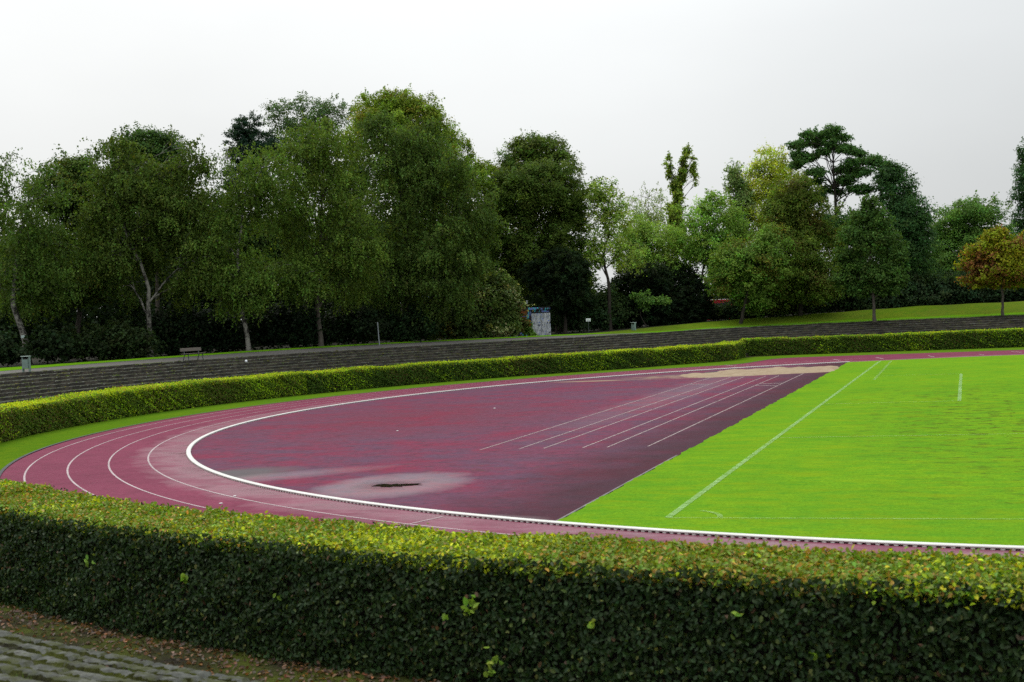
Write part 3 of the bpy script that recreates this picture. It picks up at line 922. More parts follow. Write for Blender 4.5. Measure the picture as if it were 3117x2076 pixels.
    isS = kind == 1
    C = np.where((isS & (u < 0.05))[:, None], (0.085, 0.105, 0.026), C)
    C = np.where((isS & (u > 0.985))[:, None], (0.11, 0.065, 0.035), C)
    isI = kind == 0
    ypatch = smooth_noise1(S_, 2.4, seed + 21) * 0.6 + smooth_noise1(S_ * 1.0 + P[:, 2] * 2.0, 0.8, seed + 22) * 0.5
    C = np.where((isI & (u < np.clip(in_yellow + 0.30 * ypatch, 0.01, 0.85)))[:, None], (0.27, 0.41, 0.016), C)
    C = np.where((isI & (u > 1 - np.clip(0.10 + 0.12 * smooth_noise1(S_, 1.9, seed + 23), 0.0, 0.4)))[:, None], (0.115, 0.085, 0.030), C)
    C = np.where((kind == 5)[:, None], (0.19, 0.30, 0.035), C)
    C = tint_cols(cnt, C, 0.22, 0.12)
    lsz = np.where(kind == 5, 1.5, 1.0)
    tdir = rand_dirs(cnt) * 0.8 + np.array([0, 0, -0.7]) if near else None
    Nn = unit(N_) + rng.standard_normal((cnt, 3)) * 0.55
    if near:
        lv, lf = leaf_hex(P, Nn, lsz * leaf * rng.uniform(0.65, 1.25, cnt), lsz * leaf * 0.62 * rng.uniform(0.8, 1.15, cnt), tdir)
        cc = np.repeat(C, 6, 0)
    else:
        lv, lf = leaf_quads(P, Nn, leaf * rng.uniform(0.7, 1.3, cnt), leaf * 0.72 * rng.uniform(0.8, 1.2, cnt))
        cc = np.repeat(C, 4, 0)
    lo = mesh_obj('foliage', lv - o3, lf, LEAF if near else LEAF_FAR, root, cols=cc)
    return root
HEDGE_FLIP = False

def outward_first(path):
    """orient the path so that the left-hand normal points away from the centre of the bend"""
    p = np.asarray(path, float)
    n = normals2(resample(p, 0.25))
    q = resample(p, 0.25)
    return p if (n * q).sum() > 0 else p[::-1]
def polar(deg, r):
    return (r * math.cos(math.radians(deg)), r * math.sin(math.radians(deg)))
# the near hedge: from beyond the right-hand edge of the frame round to the far left
near_p = np.r_[[(10.0, -44.05)], [(5.0, -44.05)], arc(44.05, -90, -140, 60)]
near_p = outward_first(near_p)
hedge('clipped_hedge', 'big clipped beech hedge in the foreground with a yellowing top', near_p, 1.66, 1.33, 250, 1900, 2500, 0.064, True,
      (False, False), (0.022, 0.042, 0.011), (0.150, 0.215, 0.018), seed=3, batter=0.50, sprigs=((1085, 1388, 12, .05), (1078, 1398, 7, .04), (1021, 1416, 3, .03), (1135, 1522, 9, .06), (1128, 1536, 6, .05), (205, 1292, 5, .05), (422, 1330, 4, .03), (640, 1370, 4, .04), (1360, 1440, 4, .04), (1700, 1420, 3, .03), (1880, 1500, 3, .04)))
def r_of(a):       # foot of the far hedge, distance from the centre by bearing
    return np.interp(a, [-240, -232, -222, -213, -200, -190, -175, -160, -140], [45.9, 45.9, 45.9, 45.8, 45.9, 45.9, 45.5, 44.9, 44.1])
def arc_r(a0, a1, n):
    a = np.linspace(a0, a1, n); r_ = r_of(a)
    return np.c_[r_ * np.cos(np.radians(a)), r_ * np.sin(np.radians(a))]
seam = -197.5
left_p = outward_first(arc_r(-140, seam, 90))
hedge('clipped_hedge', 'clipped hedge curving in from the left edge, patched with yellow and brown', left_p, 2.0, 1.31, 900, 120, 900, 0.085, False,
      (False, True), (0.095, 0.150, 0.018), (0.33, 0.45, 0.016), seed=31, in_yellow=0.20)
mid_p = outward_first(np.r_[arc_r(seam - 0.12, -230, 60), [(-28.0, 37.6), (-25.4, 40.4), (-23.6, 42.6), (-23.2, 43.4), (-22.95, 44.4), (-22.9, 46), (-22.9, 49.6)]])
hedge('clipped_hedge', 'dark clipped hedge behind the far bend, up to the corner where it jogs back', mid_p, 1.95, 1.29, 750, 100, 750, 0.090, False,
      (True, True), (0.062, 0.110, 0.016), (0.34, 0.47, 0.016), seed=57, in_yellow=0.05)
far_p = outward_first(resample([(-23.6, 51.3), (-12, 51.0), (0, 50.4), (35, 50.0)], 1.0))
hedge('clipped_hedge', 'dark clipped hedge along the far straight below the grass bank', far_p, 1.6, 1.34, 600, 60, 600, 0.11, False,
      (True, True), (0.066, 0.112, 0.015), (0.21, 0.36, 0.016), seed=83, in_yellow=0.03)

# ---- trees and shrubs
UP = np.array([0, 0, 1.0])
def frame_at(u, v, D):
    """point, horizontal right and horizontal depth directions at a spot seen at (u, v)"""
    p = at_dist(u, v, D)
    d = ray(u, v); d = np.array([d[0], d[1], 0]); d /= np.linalg.norm(d)
    return p, np.array([d[1], -d[0], 0]), d
def limb(a, b, r0, r1, sag=0.0, n=6, kink=0.06):
    t = np.linspace(0, 1, n)[:, None]
    L = np.linalg.norm(b - a)
    pts = a * (1 - t) + b * t
    pts[1:-1] += rng.normal(0, kink * L / n, (n - 2, 3))
    pts += UP * (np.sin(t * math.pi) * sag * L)
    return pts, np.linspace(r0, r1, n)
class Tubes:
    def __init__(self):
        self.v, self.f, self.o = [], [], 0
    def add(self, pts, rad, n=6):
        v, f = tube_arrays(pts, rad, n)
        self.v.append(v); self.f.append(f + self.o); self.o += len(v)
    def build(self, name, mat, parent, org):
        return mesh_obj(name, np.concatenate(self.v) - org, np.concatenate(self.f), mat, parent, smooth=True)

def tree(name, label, cat, D, base, lobes, kind='broad', col=(0.05, 0.10, 0.025), bark='dark', leaf=0.20, dens=1.0, trunk=None, tr=0.22,
         zb=None, group=None, gaps=0.0, limbs=True, depth=0.75, part='crown', col2=None, col2_share=0.0, hang=1.3, ntwig=1.0, clear=0.05, inner=9.0):
    """base and lobes are surveyed in the photograph; D is the distance from the camera. Lobes: (u, v, half width, half height[, depth shift in m[, density]])"""
    zb = ZT if zb is None else zb
    pb, rt, dp = frame_at(base[0], base[1], D)
    pb[2] = zb - 0.05
    root = empty(name, tuple(pb), label, cat, group)
    org = pb.copy()
    P, N_, C, T_, LS = [], [], [], [], []
    tub = Tubes()
    cl_all = []
    cents = []
    for lb in lobes:
        u, v, ru, rv = lb[:4]
        ds = lb[4] if len(lb) > 4 else rng.uniform(-0.5, 0.5) * px2m(ru, D)
        dn = lb[5] if len(lb) > 5 else 1.0
        c, r_, d_ = frame_at(u, v, D)
        c = c + d_ * ds
        a_, b_ = px2m(ru, D), px2m(rv, D)
        dd_ = max(a_, 0.5 * (a_ + b_)) * depth
        cents.append((c, a_, b_, dd_, r_, d_, dn))
    for (c, a_, b_, dd_, r_, d_, dn) in cents:
        if kind in ('broad', 'open', 'maple', 'shrub'):
            rc = 0.62 if kind != 'open' else 0.55
            rc = min(rc, max(0.28, 0.45 * min(a_, b_)))
            area = 4 * math.pi * ((a_ * b_) ** 1.6 / 3 + (a_ * dd_) ** 1.6 / 3 + (b_ * dd_) ** 1.6 / 3) ** (1 / 1.6)
            ncl = int(max(4, area / (rc * rc) * (0.62 if kind == 'open' else 1.0) * dn * (1 - gaps)))
            w = rand_dirs(ncl)
            rad = 1 - np.abs(rng.normal(0, 0.22, ncl)) + np.abs(rng.normal(0, 0.10, ncl))
            # boughs: the crown surface bulges and recedes
            bq = rng.standard_normal((5, 3)) * 2.6
            rad *= 1 + 0.115 * np.sin(w @ bq.T + rng.uniform(0, 6, 5)).sum(1)
            w2 = w * rad[:, None]
            cl = c + w2[:, :1] * a_ * r_ + w2[:, 1:2] * dd_ * d_ + w2[:, 2:] * b_ * UP
            keep = (w[:, 2] > -0.75) | (rng.uniform(0, 1, ncl) < 0.5)
            cl, w, rad = cl[keep], w[keep], rad[keep]
            ncl = len(cl)
            rcs = rc * rng.uniform(0.45, 1.25, ncl) * np.clip(1.75 - rad * 0.75, 0.5, 1.2)
            nls = (60 * dens * (rcs / 0.6) ** 2 * (0.16 / leaf) ** 1.6).astype(int) + 5
            idx = np.repeat(np.arange(ncl), nls)
            g = rng.standard_normal((len(idx), 3)) * np.array([0.50, 0.50, 0.34]) * rcs[idx][:, None]
            g[:, 2] -= 0.25 * (g[:, 0] ** 2 + g[:, 1] ** 2) / rcs[idx]
            pts = cl[idx] + g
            nrm = w[idx] * 0.5 + g / rcs[idx][:, None] * 0.5 + np.array([0, 0, 0.55]) + rng.standard_normal((len(idx), 3)) * 0.45
            cc = (np.exp(rng.normal(0, 0.20, (ncl, 1))) * np.exp(rng.normal(0, 0.08, (ncl, 3))))[idx]
            P.append(pts); N_.append(nrm); C.append(cc); T_.append(rand_dirs(len(pts))); LS.append(np.full(len(pts), leaf))
            # loose shoots standing out of the crown
            nsh = int(ncl * 0.35)
            if nsh:
                j_ = rng.integers(0, ncl, nsh)
                sd = unit(w[j_, :1] * r_ + w[j_, 1:2] * d_ + (w[j_, 2:] * 0.7 + 0.45) * UP + rng.normal(0, .3, (nsh, 3)))
                tt_ = np.linspace(0.1, 1, 9)[None, :, None] * rng.uniform(0.4, 1.15, (nsh, 1, 1)) * rc * 1.5
                q = (cl[j_][:, None] + sd[:, None] * tt_ + rng.normal(0, 0.06, (nsh, 9, 3))).reshape(-1, 3)
                P.append(q); N_.append(rng.standard_normal((len(q), 3)) + UP * .6); T_.append(rand_dirs(len(q)))
                C.append(np.repeat(np.exp(rng.normal(0, 0.15, (nsh, 1))) * np.ones((1, 3)), 9, 0)); LS.append(np.full(len(q), leaf))
            cl_all.append((c, cl))
        elif kind == 'birch':
            area = 4 * math.pi * ((a_ * b_) ** 1.6 / 3 + (a_ * dd_) ** 1.6 / 3 + (b_ * dd_) ** 1.6 / 3) ** (1 / 1.6)
            nb = max(4, int(area * 0.75 * dn))
            bw_ = rand_dirs(nb)
            brad = 1 - np.abs(rng.normal(0, 0.24, nb)) + np.abs(rng.normal(0, 0.08, nb))
            bq = bw_ * brad[:, None]
            bc = c + bq[:, :1] * a_ * r_ + bq[:, 1:2] * dd_ * d_ + bq[:, 2:] * b_ * UP
            bs = rng.uniform(0.35, 1.0, nb)
            per = np.maximum((44 * dens * bs ** 1.6).astype(int), 3)
            bi = np.repeat(np.arange(nb), per)
            ns = len(bi)
            gg = rng.standard_normal((ns, 2)) * 0.55 * bs[bi][:, None]
            w = bw_[bi]
            st = bc[bi] + gg[:, :1] * r_ + gg[:, 1:] * d_ - UP * (0.45 * (gg ** 2).sum(1) / bs[bi] + rng.normal(0, 0.10, ns))[:, None]
            bt = np.exp(rng.normal(0, 0.20, (nb, 1)))[bi]
            ln = rng.uniform(0.35, 1.0, ns) * hang * np.clip(0.30 + 0.45 * (1 - w[:, 2]), 0.25, 1.0) * (0.4 + 0.7 * bs[bi])
            m = np.maximum((ln / 0.13).astype(int), 2)
            idx = np.repeat(np.arange(ns), m)
            k_in = np.arange(len(idx)) - np.repeat(np.r_[0, np.cumsum(m)[:-1]], m)
            t = k_in * 0.13
            out = w.copy(); out[:, 2] = 0; out = out[:, :1] * r_ + out[:, 1:2] * d_
            arch = 0.22 * (1 - np.exp(-t * 1.5))
            pts = st[idx] + out[idx] * arch[:, None] - UP * t[:, None] + rng.normal(0, 0.055, (len(idx), 3))
            nrm = out[idx] * 0.6 + rng.standard_normal((len(idx), 3)) * 0.6 + np.array([0, 0, 0.25])
            cc = np.repeat(bt * np.exp(rng.normal(0, 0.14, (ns, 1))) * np.exp(rng.normal(0, 0.07, (ns, 3))), m, 0)
            P.append(pts); N_.append(nrm); C.append(cc)
            T_.append(rng.standard_normal((len(idx), 3)) * 0.45 - UP); LS.append(np.full(len(idx), leaf * 1.0))
            top_ = np.where(bw_[:, 2] > 0.0)[0]
            nsh = int(len(top_) * 0.9)
            if nsh:
                j_ = top_[rng.integers(0, len(top_), nsh)]
                sd = unit(bw_[j_, :1] * r_ + bw_[j_, 1:2] * d_ + (bw_[j_, 2:] * 0.8 + 0.35) * UP + rng.normal(0, .35, (nsh, 3)))
                tl = rng.uniform(0.5, 1.7, (nsh, 1, 1))
                t9 = np.linspace(0.15, 1, 11)[None, :, None]
                q = (bc[j_][:, None] + sd[:, None] * t9 * tl - UP * 0.35 * (t9 * tl) ** 2 + rng.normal(0, 0.07, (nsh, 11, 3))).reshape(-1, 3)
                P.append(q); N_.append(rng.standard_normal((len(q), 3)) + UP * .4); T_.append(rng.standard_normal((len(q), 3)) * .5 - UP)
                C.append(np.repeat(np.exp(rng.normal(0, 0.15, (nsh, 1))) * np.ones((1, 3)), 11, 0)); LS.append(np.full(len(q), leaf))
            cl_all.append((c, bc))
        elif kind in ('pine', 'yew'):
            rc = 0.5
            area = 4 * math.pi * ((a_ * b_) ** 1.6 / 3 + (a_ * dd_) ** 1.6 / 3 + (b_ * dd_) ** 1.6 / 3) ** (1 / 1.6)
            ncl = int(max(4, area / (rc * rc) * (0.9 if kind == 'pine' else 1.3) * dn * (1 - gaps)))
            w = rand_dirs(ncl)
            rad = 1 - np.abs(rng.normal(0, 0.22, ncl))
            w2 = w * rad[:, None]
            cl = c + w2[:, :1] * a_ * r_ + w2[:, 1:2] * dd_ * d_ + w2[:, 2:] * b_ * UP
            nl = int(44 * dens)
            out = unit(w[:, :1] * r_ + w[:, 1:2] * d_ + 0.25 * UP * (1 if kind == 'pine' else -0.6) + rng.normal(0, .2, (ncl, 3)))
            sp = rng.uniform(-0.2, 1.0, (ncl, nl, 1)) * 0.75
            g = out[:, None, :] * sp + rng.standard_normal((ncl, nl, 3)) * np.array([0.16, 0.16, 0.10]) * (1.2 - sp * 0.6)
            if kind == 'yew':
                g[..., 2] -= 0.25 * sp[..., 0] ** 2
            pts = (cl[:, None, :] + g).reshape(-1, 3)
            nrm = np.repeat(w * 0.3, nl, 0) + np.array([0, 0, 0.5]) + rng.standard_normal((ncl * nl, 3)) * 0.6
            cc = np.repeat(np.exp(rng.normal(0, 0.25, (ncl, 1))) * np.exp(rng.normal(0, 0.08, (ncl, 3))), nl, 0)
            P.append(pts); N_.append(nrm); C.append(cc)
            T_.append(np.repeat(out, nl, 0) + rng.standard_normal((ncl * nl, 3)) * 0.5 + UP * 0.2); LS.append(np.full(len(pts), leaf))
            cl_all.append((c, cl))
    for (c, a_, b_, dd_, r_, d_, dn) in cents:
        if dn < 0.75 or gaps > 0.07 or kind in ('pine', 'yew'):
            continue
        nf = int((a_ * b_ * dd_) ** (2 / 3) * 4 * math.pi * inner)
        w = rand_dirs(nf) * (rng.uniform(0, 1, (nf, 1)) ** (1 / 3)) * 0.78
        P.append(c + w[:, :1] * a_ * r_ + w[:, 1:2] * dd_ * d_ + w[:, 2:] * b_ * UP - 0.1 * b_ * UP)
        N_.append(rng.standard_normal((nf, 3)) + UP * 0.4); T_.append(rand_dirs(nf)); C.append(np.ones((nf, 3)) * 0.9)
        LS.append(np.full(nf, 0.30))
    P = np.concatenate(P); N_ = np.concatenate(N_); C = np.concatenate(C); T_ = np.concatenate(T_); LS = np.concatenate(LS)
    ok = P[:, 2] > zb + clear + (0.25 * rng.standard_normal(len(P)) if clear > .5 else 0)
    P, N_, C, T_, LS = P[ok], N_[ok], C[ok], T_[ok], LS[ok]
    n = len(P)
    base_c = np.repeat(np.asarray(col, float)[None], n, 0)
    if col2 is not None:
        # second leaf colour in patches
        ph = np.sin(P @ np.array([1.1, 0.7, 0.9]) + 1) + np.sin(P @ np.array([-0.6, 1.3, 1.7])) + 0.9 * rng.standard_normal(n)
        thr = np.quantile(ph, 1 - col2_share)
        base_c = np.where((ph > thr)[:, None], np.asarray(col2, float), base_c)
    cc = tint_cols(n, base_c * C, 0.16, 0.08)
    narrow = {'broad': 0.95, 'open': 0.8, 'maple': 1.0, 'shrub': 0.9, 'birch': 0.70, 'pine': 0.30, 'yew': 0.34}[kind]
    Ls = LS * rng.uniform(0.7, 1.3, n)
    lv, lf = leaf_quads(P, N_, Ls, Ls * narrow, T_)
    mesh_obj(part, lv - org, lf, LEAF_FAR, root, cols=np.repeat(cc, 4, 0))
    # wood
    if trunk is not False:
        ctr = np.array([c[0] for c in cents])
        hi = ctr[np.argmax(ctr[:, 2])]
        if trunk:
            tp = [pb] + [at_dist(u, v, D) for u, v in trunk]
        else:
            tp = [pb, pb * 0.55 + hi * 0.45 + np.array([rng.normal(0, .3), rng.normal(0, .3), 0])]
        tp = tp + [tp[-1] * 0.45 + hi * 0.55]
        tp = np.array(tp)
        # smooth centre line
        ss = np.r_[0, np.cumsum(np.linalg.norm(np.diff(tp, axis=0), axis=1))]
        q = np.linspace(0, ss[-1], 14)
        cl_ = np.c_[[np.interp(q, ss, tp[:, j_]) for j_ in range(3)]].T
        cl_[1:-1] += rng.normal(0, 0.03, (12, 3))
        rr = tr * (1 - 0.78 * np.linspace(0, 1, 14) ** 0.9)
        rr[0] *= 1.25
        tub.add(cl_, rr, 9)
        if limbs:
            for (c, a_, b_, dd_, *_r), (_, cls) in zip(cents, cl_all):
                below = np.where(cl_[:, 2] < c[2] - 0.15 * b_)[0]
                j_ = below[-1] if len(below) else 0
                j_ = max(j_ - rng.integers(0, 3), min(3, len(cl_) - 1))
                r0 = rr[j_] * 0.55
                pts, rd = limb(cl_[j_], c, r0, max(0.02, r0 * 0.3), 0.10, 7)
                tub.add(pts, rd, 6)
                nt = int(min(len(cls), 10) * ntwig)
                for e in cls[rng.permutation(len(cls))[:nt]]:
                    s_ = pts[rng.integers(3, 7)]
                    p2, r2 = limb(s_, e, max(0.018, r0 * 0.25), 0.010, 0.12, 5, 0.10)
                    tub.add(p2, r2, 4)
        tub.build('trunk' if part == 'crown' else 'stem', BARK[bark], root, org)
    return root
BG = 'trees standing behind the terraces'
SG = 'shrubs growing along the edge of the wood'
OLIVE = (0.075, 0.098, 0.020)
MIDG = (0.072, 0.122, 0.022)
DARKG = (0.030, 0.058, 0.016)
def spine(u0, v0, u1, v1, n, w):
    t = np.linspace(0, 1, n)
    return [(u0 + (u1 - u0) * a_ + rng.normal(0, w * .45), v0 + (v1 - v0) * a_ + rng.normal(0, 3), w * rng.uniform(.5, 1.1), w * rng.uniform(.7, 1.4), rng.normal(0, .3)) for a_ in t]
# --- left wood, front row
tree('birch_tree', 'thin airy birch at the left edge of the photo', 'tree', 106, (-25, 800),
     [(12, 375, 32, 42, 0, .55), (45, 430, 36, 40, 0, .5), (-15, 450, 50, 60), (20, 540, 60, 60), (30, 640, 60, 70)], 'birch', MIDG, 'birch', 0.17, 0.9, [(0, 650), (15, 450)], 0.17, group=BG)
tree('birch_tree', 'forked white birch with a small plaque on its trunk', 'tree', 98, (64, 812),
     [(92, 395, 40, 34, 0, .5), (110, 450, 48, 44, 0, .6), (60, 510, 60, 65), (120, 560, 70, 70), (40, 610, 60, 60), (95, 650, 75, 50)], 'birch', MIDG, 'birch', 0.17, 1.0,
     [(54, 775), (44, 735), (28, 695), (40, 560)], 0.27, group=BG)
tree('leafy_tree', 'mid green leafy tree between the plaque birch and the wide weeping birch', 'tree', 107, (170, 792),
     [(180, 395, 52, 48), (140, 440, 60, 60), (215, 460, 60, 80), (170, 555, 90, 80), (150, 650, 90, 70), (235, 600, 60, 80)], 'broad', MIDG, 'grey', 0.16, 1.0, None, 0.25, group=BG, col2=(0.13, 0.135, 0.02), col2_share=0.10)
tree('leafy_tree', 'round topped leafy tree rising behind the wide weeping birch', 'tree', 119, (360, 792),
     [(340, 325, 50, 30), (310, 345, 40, 40), (380, 345, 40, 40), (345, 400, 80, 70), (350, 520, 90, 90)], 'broad', (0.06, 0.115, 0.025), 'grey', 0.16, 1.0, None, 0.25, group=BG)
tree('birch_tree', 'wide weeping birch with a white trunk forked in a V', 'tree', 101, (345, 800),
     [(222, 352, 7, 20, 0, .8), (257, 328, 8, 18, 0, .8), (284, 316, 12, 14), (302, 332, 18, 18), (442, 338, 12, 20), (472, 378, 9, 24), (320, 385, 90, 44, 0, .85), (262, 380, 26, 50, 0, .7), (415, 340, 22, 45, 0, .6), (440, 385, 45, 45, 0, .8), (270, 440, 60, 70), (400, 430, 80, 60), (335, 470, 120, 80), (450, 490, 45, 80), (230, 510, 40, 90), (340, 545, 110, 50, 1.5), (250, 590, 55, 55), (440, 600, 60, 70), (425, 655, 40, 34, 1.5), (288, 640, 22, 34, 1.0)],
     'birch', (0.082, 0.126, 0.023), 'birch', 0.17, 1.0, [(340, 700), (342, 668), (322, 595), (285, 540)], 0.21, group=BG, hang=1.5)
tree('birch_tree', 'leaning white birch trunk left of the thin pole, with low drooping boughs', 'tree', 100, (573, 800),
     [(512, 360, 30, 45, 0, .6), (535, 420, 45, 55, 0, .7), (600, 395, 75, 45), (560, 470, 60, 50, 0, .75), (640, 470, 80, 60, 0, .8), (520, 560, 50, 50), (600, 620, 100, 45), (690, 640, 70, 42), (560, 660, 60, 45), (530, 640, 45, 60)],
     'birch', (0.090, 0.148, 0.025), 'birch', 0.17, 1.0, [(566, 760), (555, 700), (545, 590), (560, 480)], 0.19, group=BG, hang=1.2)
tree('birch_tree', 'broad yellow green birch left of the tallest weeping birch', 'tree', 103, (738, 800),
     [(700, 292, 16, 16), (752, 280, 18, 16), (800, 318, 14, 20), (646, 345, 14, 18), (735, 328, 70, 40), (690, 375, 75, 55), (780, 370, 65, 60), (730, 450, 100, 70, 0, .85), (660, 510, 60, 60, 0, .8), (790, 530, 65, 70), (730, 580, 80, 50), (800, 640, 55, 55), (835, 560, 40, 60), (690, 600, 60, 60)],
     'birch', (0.096, 0.152, 0.025), 'grey', 0.17, 1.0, [(730, 690), (735, 560)], 0.22, group=BG, hang=1.2)
tree('birch_tree', 'tallest weeping birch, with long drooping boughs on its right', 'tree', 108, (938, 796),
     [(846, 268, 14, 16), (884, 262, 12, 14), (1000, 285, 14, 20), (1042, 372, 16, 22), (1128, 470, 14, 26), (862, 292, 42, 32), (905, 345, 80, 55), (975, 330, 55, 60), (1010, 400, 70, 70), (930, 430, 100, 70), (1075, 460, 60, 60), (1110, 520, 38, 45), (920, 530, 90, 70), (1010, 560, 90, 70), (880, 630, 70, 60), (990, 660, 90, 55), (1060, 620, 50, 60), (1090, 580, 40, 40)],
     'birch', (0.076, 0.124, 0.025), 'grey', 0.17, 1.05, [(932, 690), (940, 540)], 0.27, group=BG, hang=1.5)
# --- left wood, behind
tree('pine_tree', 'dark blue green pine top sticking up behind the birches', 'tree', 126, (585, 796),
     [(572, 292, 24, 26), (548, 322, 26, 20), (600, 330, 30, 26), (582, 358, 50, 26), (570, 420, 50, 50)], 'pine', (0.028, 0.058, 0.034), 'dark', 0.26, 1.6, [(580, 560)], 0.24, group=BG)
tree('ash_tree', 'airy open crowned tree with bare twigs against the sky', 'tree', 131, (705, 796),
     [(690, 248, 62, 24, 0, .7), (640, 275, 36, 34, 0, .6), (725, 285, 66, 40, 0, .8), (770, 252, 40, 24, 0, .7), (690, 335, 70, 44), (760, 330, 60, 60), (720, 420, 90, 70)], 'broad', (0.085, 0.140, 0.050), 'dark', 0.15, 0.55, [(700, 560), (705, 400)], 0.28, group=BG, gaps=0.12, ntwig=2.2)
tree('lime_tree', 'tallest yellowish green tree crowning the skyline', 'tree', 123, (930, 796),
     [(865, 245, 55, 34), (925, 238, 55, 30), (975, 270, 50, 42), (890, 310, 90, 60), (1010, 330, 55, 60), (960, 400, 100, 80), (1045, 410, 50, 65), (1090, 400, 36, 34), (1080, 345, 9, 26, 0, .5), (1120, 390, 26, 8, 0, .5), (1000, 520, 110, 90)],
     'broad', (0.165, 0.240, 0.026), 'grey', 0.16, 1.0, [(925, 500)], 0.34, group=BG, col2=(0.19, 0.175, 0.03), col2_share=0.08)
tree('chestnut_tree', 'dense dark green tree left of the open gap in the wood', 'tree', 127, (1286, 756),
     [(1235, 338, 56, 36), (1195, 375, 55, 45), (1280, 375, 42, 45), (1150, 425, 45, 48), (1230, 440, 100, 75), (1310, 470, 48, 65), (1180, 520, 68, 78), (1295, 560, 62, 85), (1225, 590, 100, 70), (1325, 640, 40, 60), (1150, 620, 40, 50), (1130, 480, 30, 60)],
     'broad', (0.082, 0.128, 0.022), 'dark', 0.16, 1.0, [(1278, 640), (1245, 500)], 0.36, group=BG, col2=(0.095, 0.140, 0.024), col2_share=0.16, depth=0.85)
tree('yew_tree', 'dark drooping yew behind the painted hut', 'tree', 121, (1300, 756),
     [(1295, 620, 50, 50), (1302, 668, 40, 44), (1316, 682, 40, 42), (1245, 628, 36, 34)], 'yew', (0.020, 0.036, 0.014), 'dark', 0.34, 1.0, [(1298, 700)], 0.2, group=BG)
tree('leafy_tree', 'shaded leafy tree seen through the gap right of the wide weeping birch', 'tree', 117, (505, 796),
     [(500, 470, 40, 36), (480, 520, 50, 56), (540, 540, 56, 60), (510, 610, 70, 60), (600, 560, 60, 60)], 'broad', (0.050, 0.090, 0.020), 'dark', 0.16, 1.0, None, 0.2, group=BG)
tree('leafy_tree', 'shaded leafy tree seen between the two biggest birches', 'tree', 119, (815, 796),
     [(815, 420, 44, 46), (800, 490, 56, 56), (840, 560, 60, 60), (770, 570, 60, 60), (810, 640, 80, 60)], 'broad', (0.052, 0.092, 0.020), 'dark', 0.16, 1.0, None, 0.2, group=BG)
# --- middle
tree('slender_tree', 'slender dark stemmed tree leaning left in the open gap', 'tree', 123, (1402, 732),
     [(1372, 440, 26, 34, 0, .7), (1402, 450, 24, 40, 0, .6), (1378, 500, 28, 40, 0, .7), (1425, 500, 26, 44, 0, .7), (1390, 560, 36, 38, 0, .8), (1440, 590, 36, 40, 0, .8), (1365, 590, 22, 40, 0, .7)], 'broad', (0.217, 0.309, 0.052), 'dark', 0.17, 0.7, [(1398, 640), (1385, 590), (1400, 540), (1380, 460)], 0.20, group=BG, gaps=0.1, ntwig=1.6)
tree('willow_tree', 'hazy pale grey green willow beside the spindly poplar', 'tree', 152, (1490, 728),
     [(1490, 455, 38, 30, 0, .7), (1452, 480, 36, 36, 0, .7), (1522, 480, 36, 40, 0, .7), (1485, 520, 66, 44)], 'birch', (0.198, 0.267, 0.080), 'grey', 0.17, 0.55, None, 0.2, group=BG, hang=1.0, ntwig=1.5)
tree('poplar_tree', 'spindly poplar with three tufted spikes and a bare side stem', 'tree', 146, (1562, 728),
     spine(1535, 366, 1545, 436, 9, 6) + spine(1578, 346, 1566, 420, 10, 8) + spine(1560, 400, 1553, 500, 14, 10) + spine(1553, 480, 1560, 560, 9, 16) + spine(1590, 366, 1595, 400, 5, 6) + spine(1597, 410, 1598, 420, 2, 4),
     'broad', (0.198, 0.274, 0.039), 'grey', 0.18, 1.0, [(1558, 600), (1555, 470)], 0.2, group=BG)
tree('leafy_tree', 'pale green leafy tree between the slender tree and the dark yews', 'tree', 132, (1500, 728),
     [(1462, 535, 40, 36), (1510, 560, 58, 40), (1470, 600, 56, 40), (1560, 575, 40, 48), (1520, 620, 60, 36)], 'broad', (0.217, 0.332, 0.058), 'dark', 0.16, 0.9, None, 0.22, group=BG, gaps=0.08)
tree('leafy_tree', 'fresh green loose crowned tree with a thin trunk right of the poplar', 'tree', 129, (1612, 728),
     [(1612, 490, 48, 40, 0, .8), (1643, 455, 20, 24, 0, .7), (1660, 510, 52, 52), (1598, 560, 42, 50), (1675, 585, 60, 55), (1630, 570, 45, 50, 0, .8)], 'broad', (0.171, 0.295, 0.045), 'dark', 0.16, 0.85, [(1613, 640)], 0.2, group=BG, gaps=0.10)
tree('poplar_tree', 'grey green poplar beside the yellow one', 'tree', 140, (1698, 725),
     [(1688, 412, 17, 38), (1706, 450, 26, 40), (1700, 520, 34, 55)], 'broad', (0.171, 0.251, 0.071), 'grey', 0.16, 0.9, [(1698, 600)], 0.2, group=BG)
tree('poplar_tree', 'yellow leaved poplar turning early', 'tree', 142, (1765, 725),
     [(1772, 370, 36, 32), (1748, 415, 45, 48), (1805, 420, 40, 50), (1760, 490, 75, 60), (1820, 480, 40, 50)], 'broad', (0.434, 0.504, 0.052), 'grey', 0.16, 0.85, [(1768, 560)], 0.25, group=BG, gaps=0.08, col2=(0.15, 0.18, 0.04), col2_share=0.25)
tree('leafy_tree', 'bushy green tree with yellow flecks above the red van', 'tree', 124, (1700, 722),
     [(1690, 600, 52, 46), (1668, 640, 36, 44), (1735, 610, 58, 60), (1745, 672, 52, 40), (1770, 560, 40, 40)], 'broad', (0.132, 0.230, 0.036), 'dark', 0.16, 1.0, None, 0.2, group=BG, col2=(0.15, 0.145, 0.025), col2_share=0.14)
tree('leafy_tree', 'tall dark olive tree below the yellow poplar', 'tree', 128, (1840, 720),
     [(1835, 445, 52, 44), (1800, 510, 58, 62), (1860, 530, 66, 70), (1830, 610, 78, 66), (1790, 660, 60, 48), (1880, 650, 58, 48)], 'broad', (0.105, 0.156, 0.022), 'dark', 0.16, 1.0, None, 0.26, group=BG, col2=(0.12, 0.115, 0.025), col2_share=0.16)
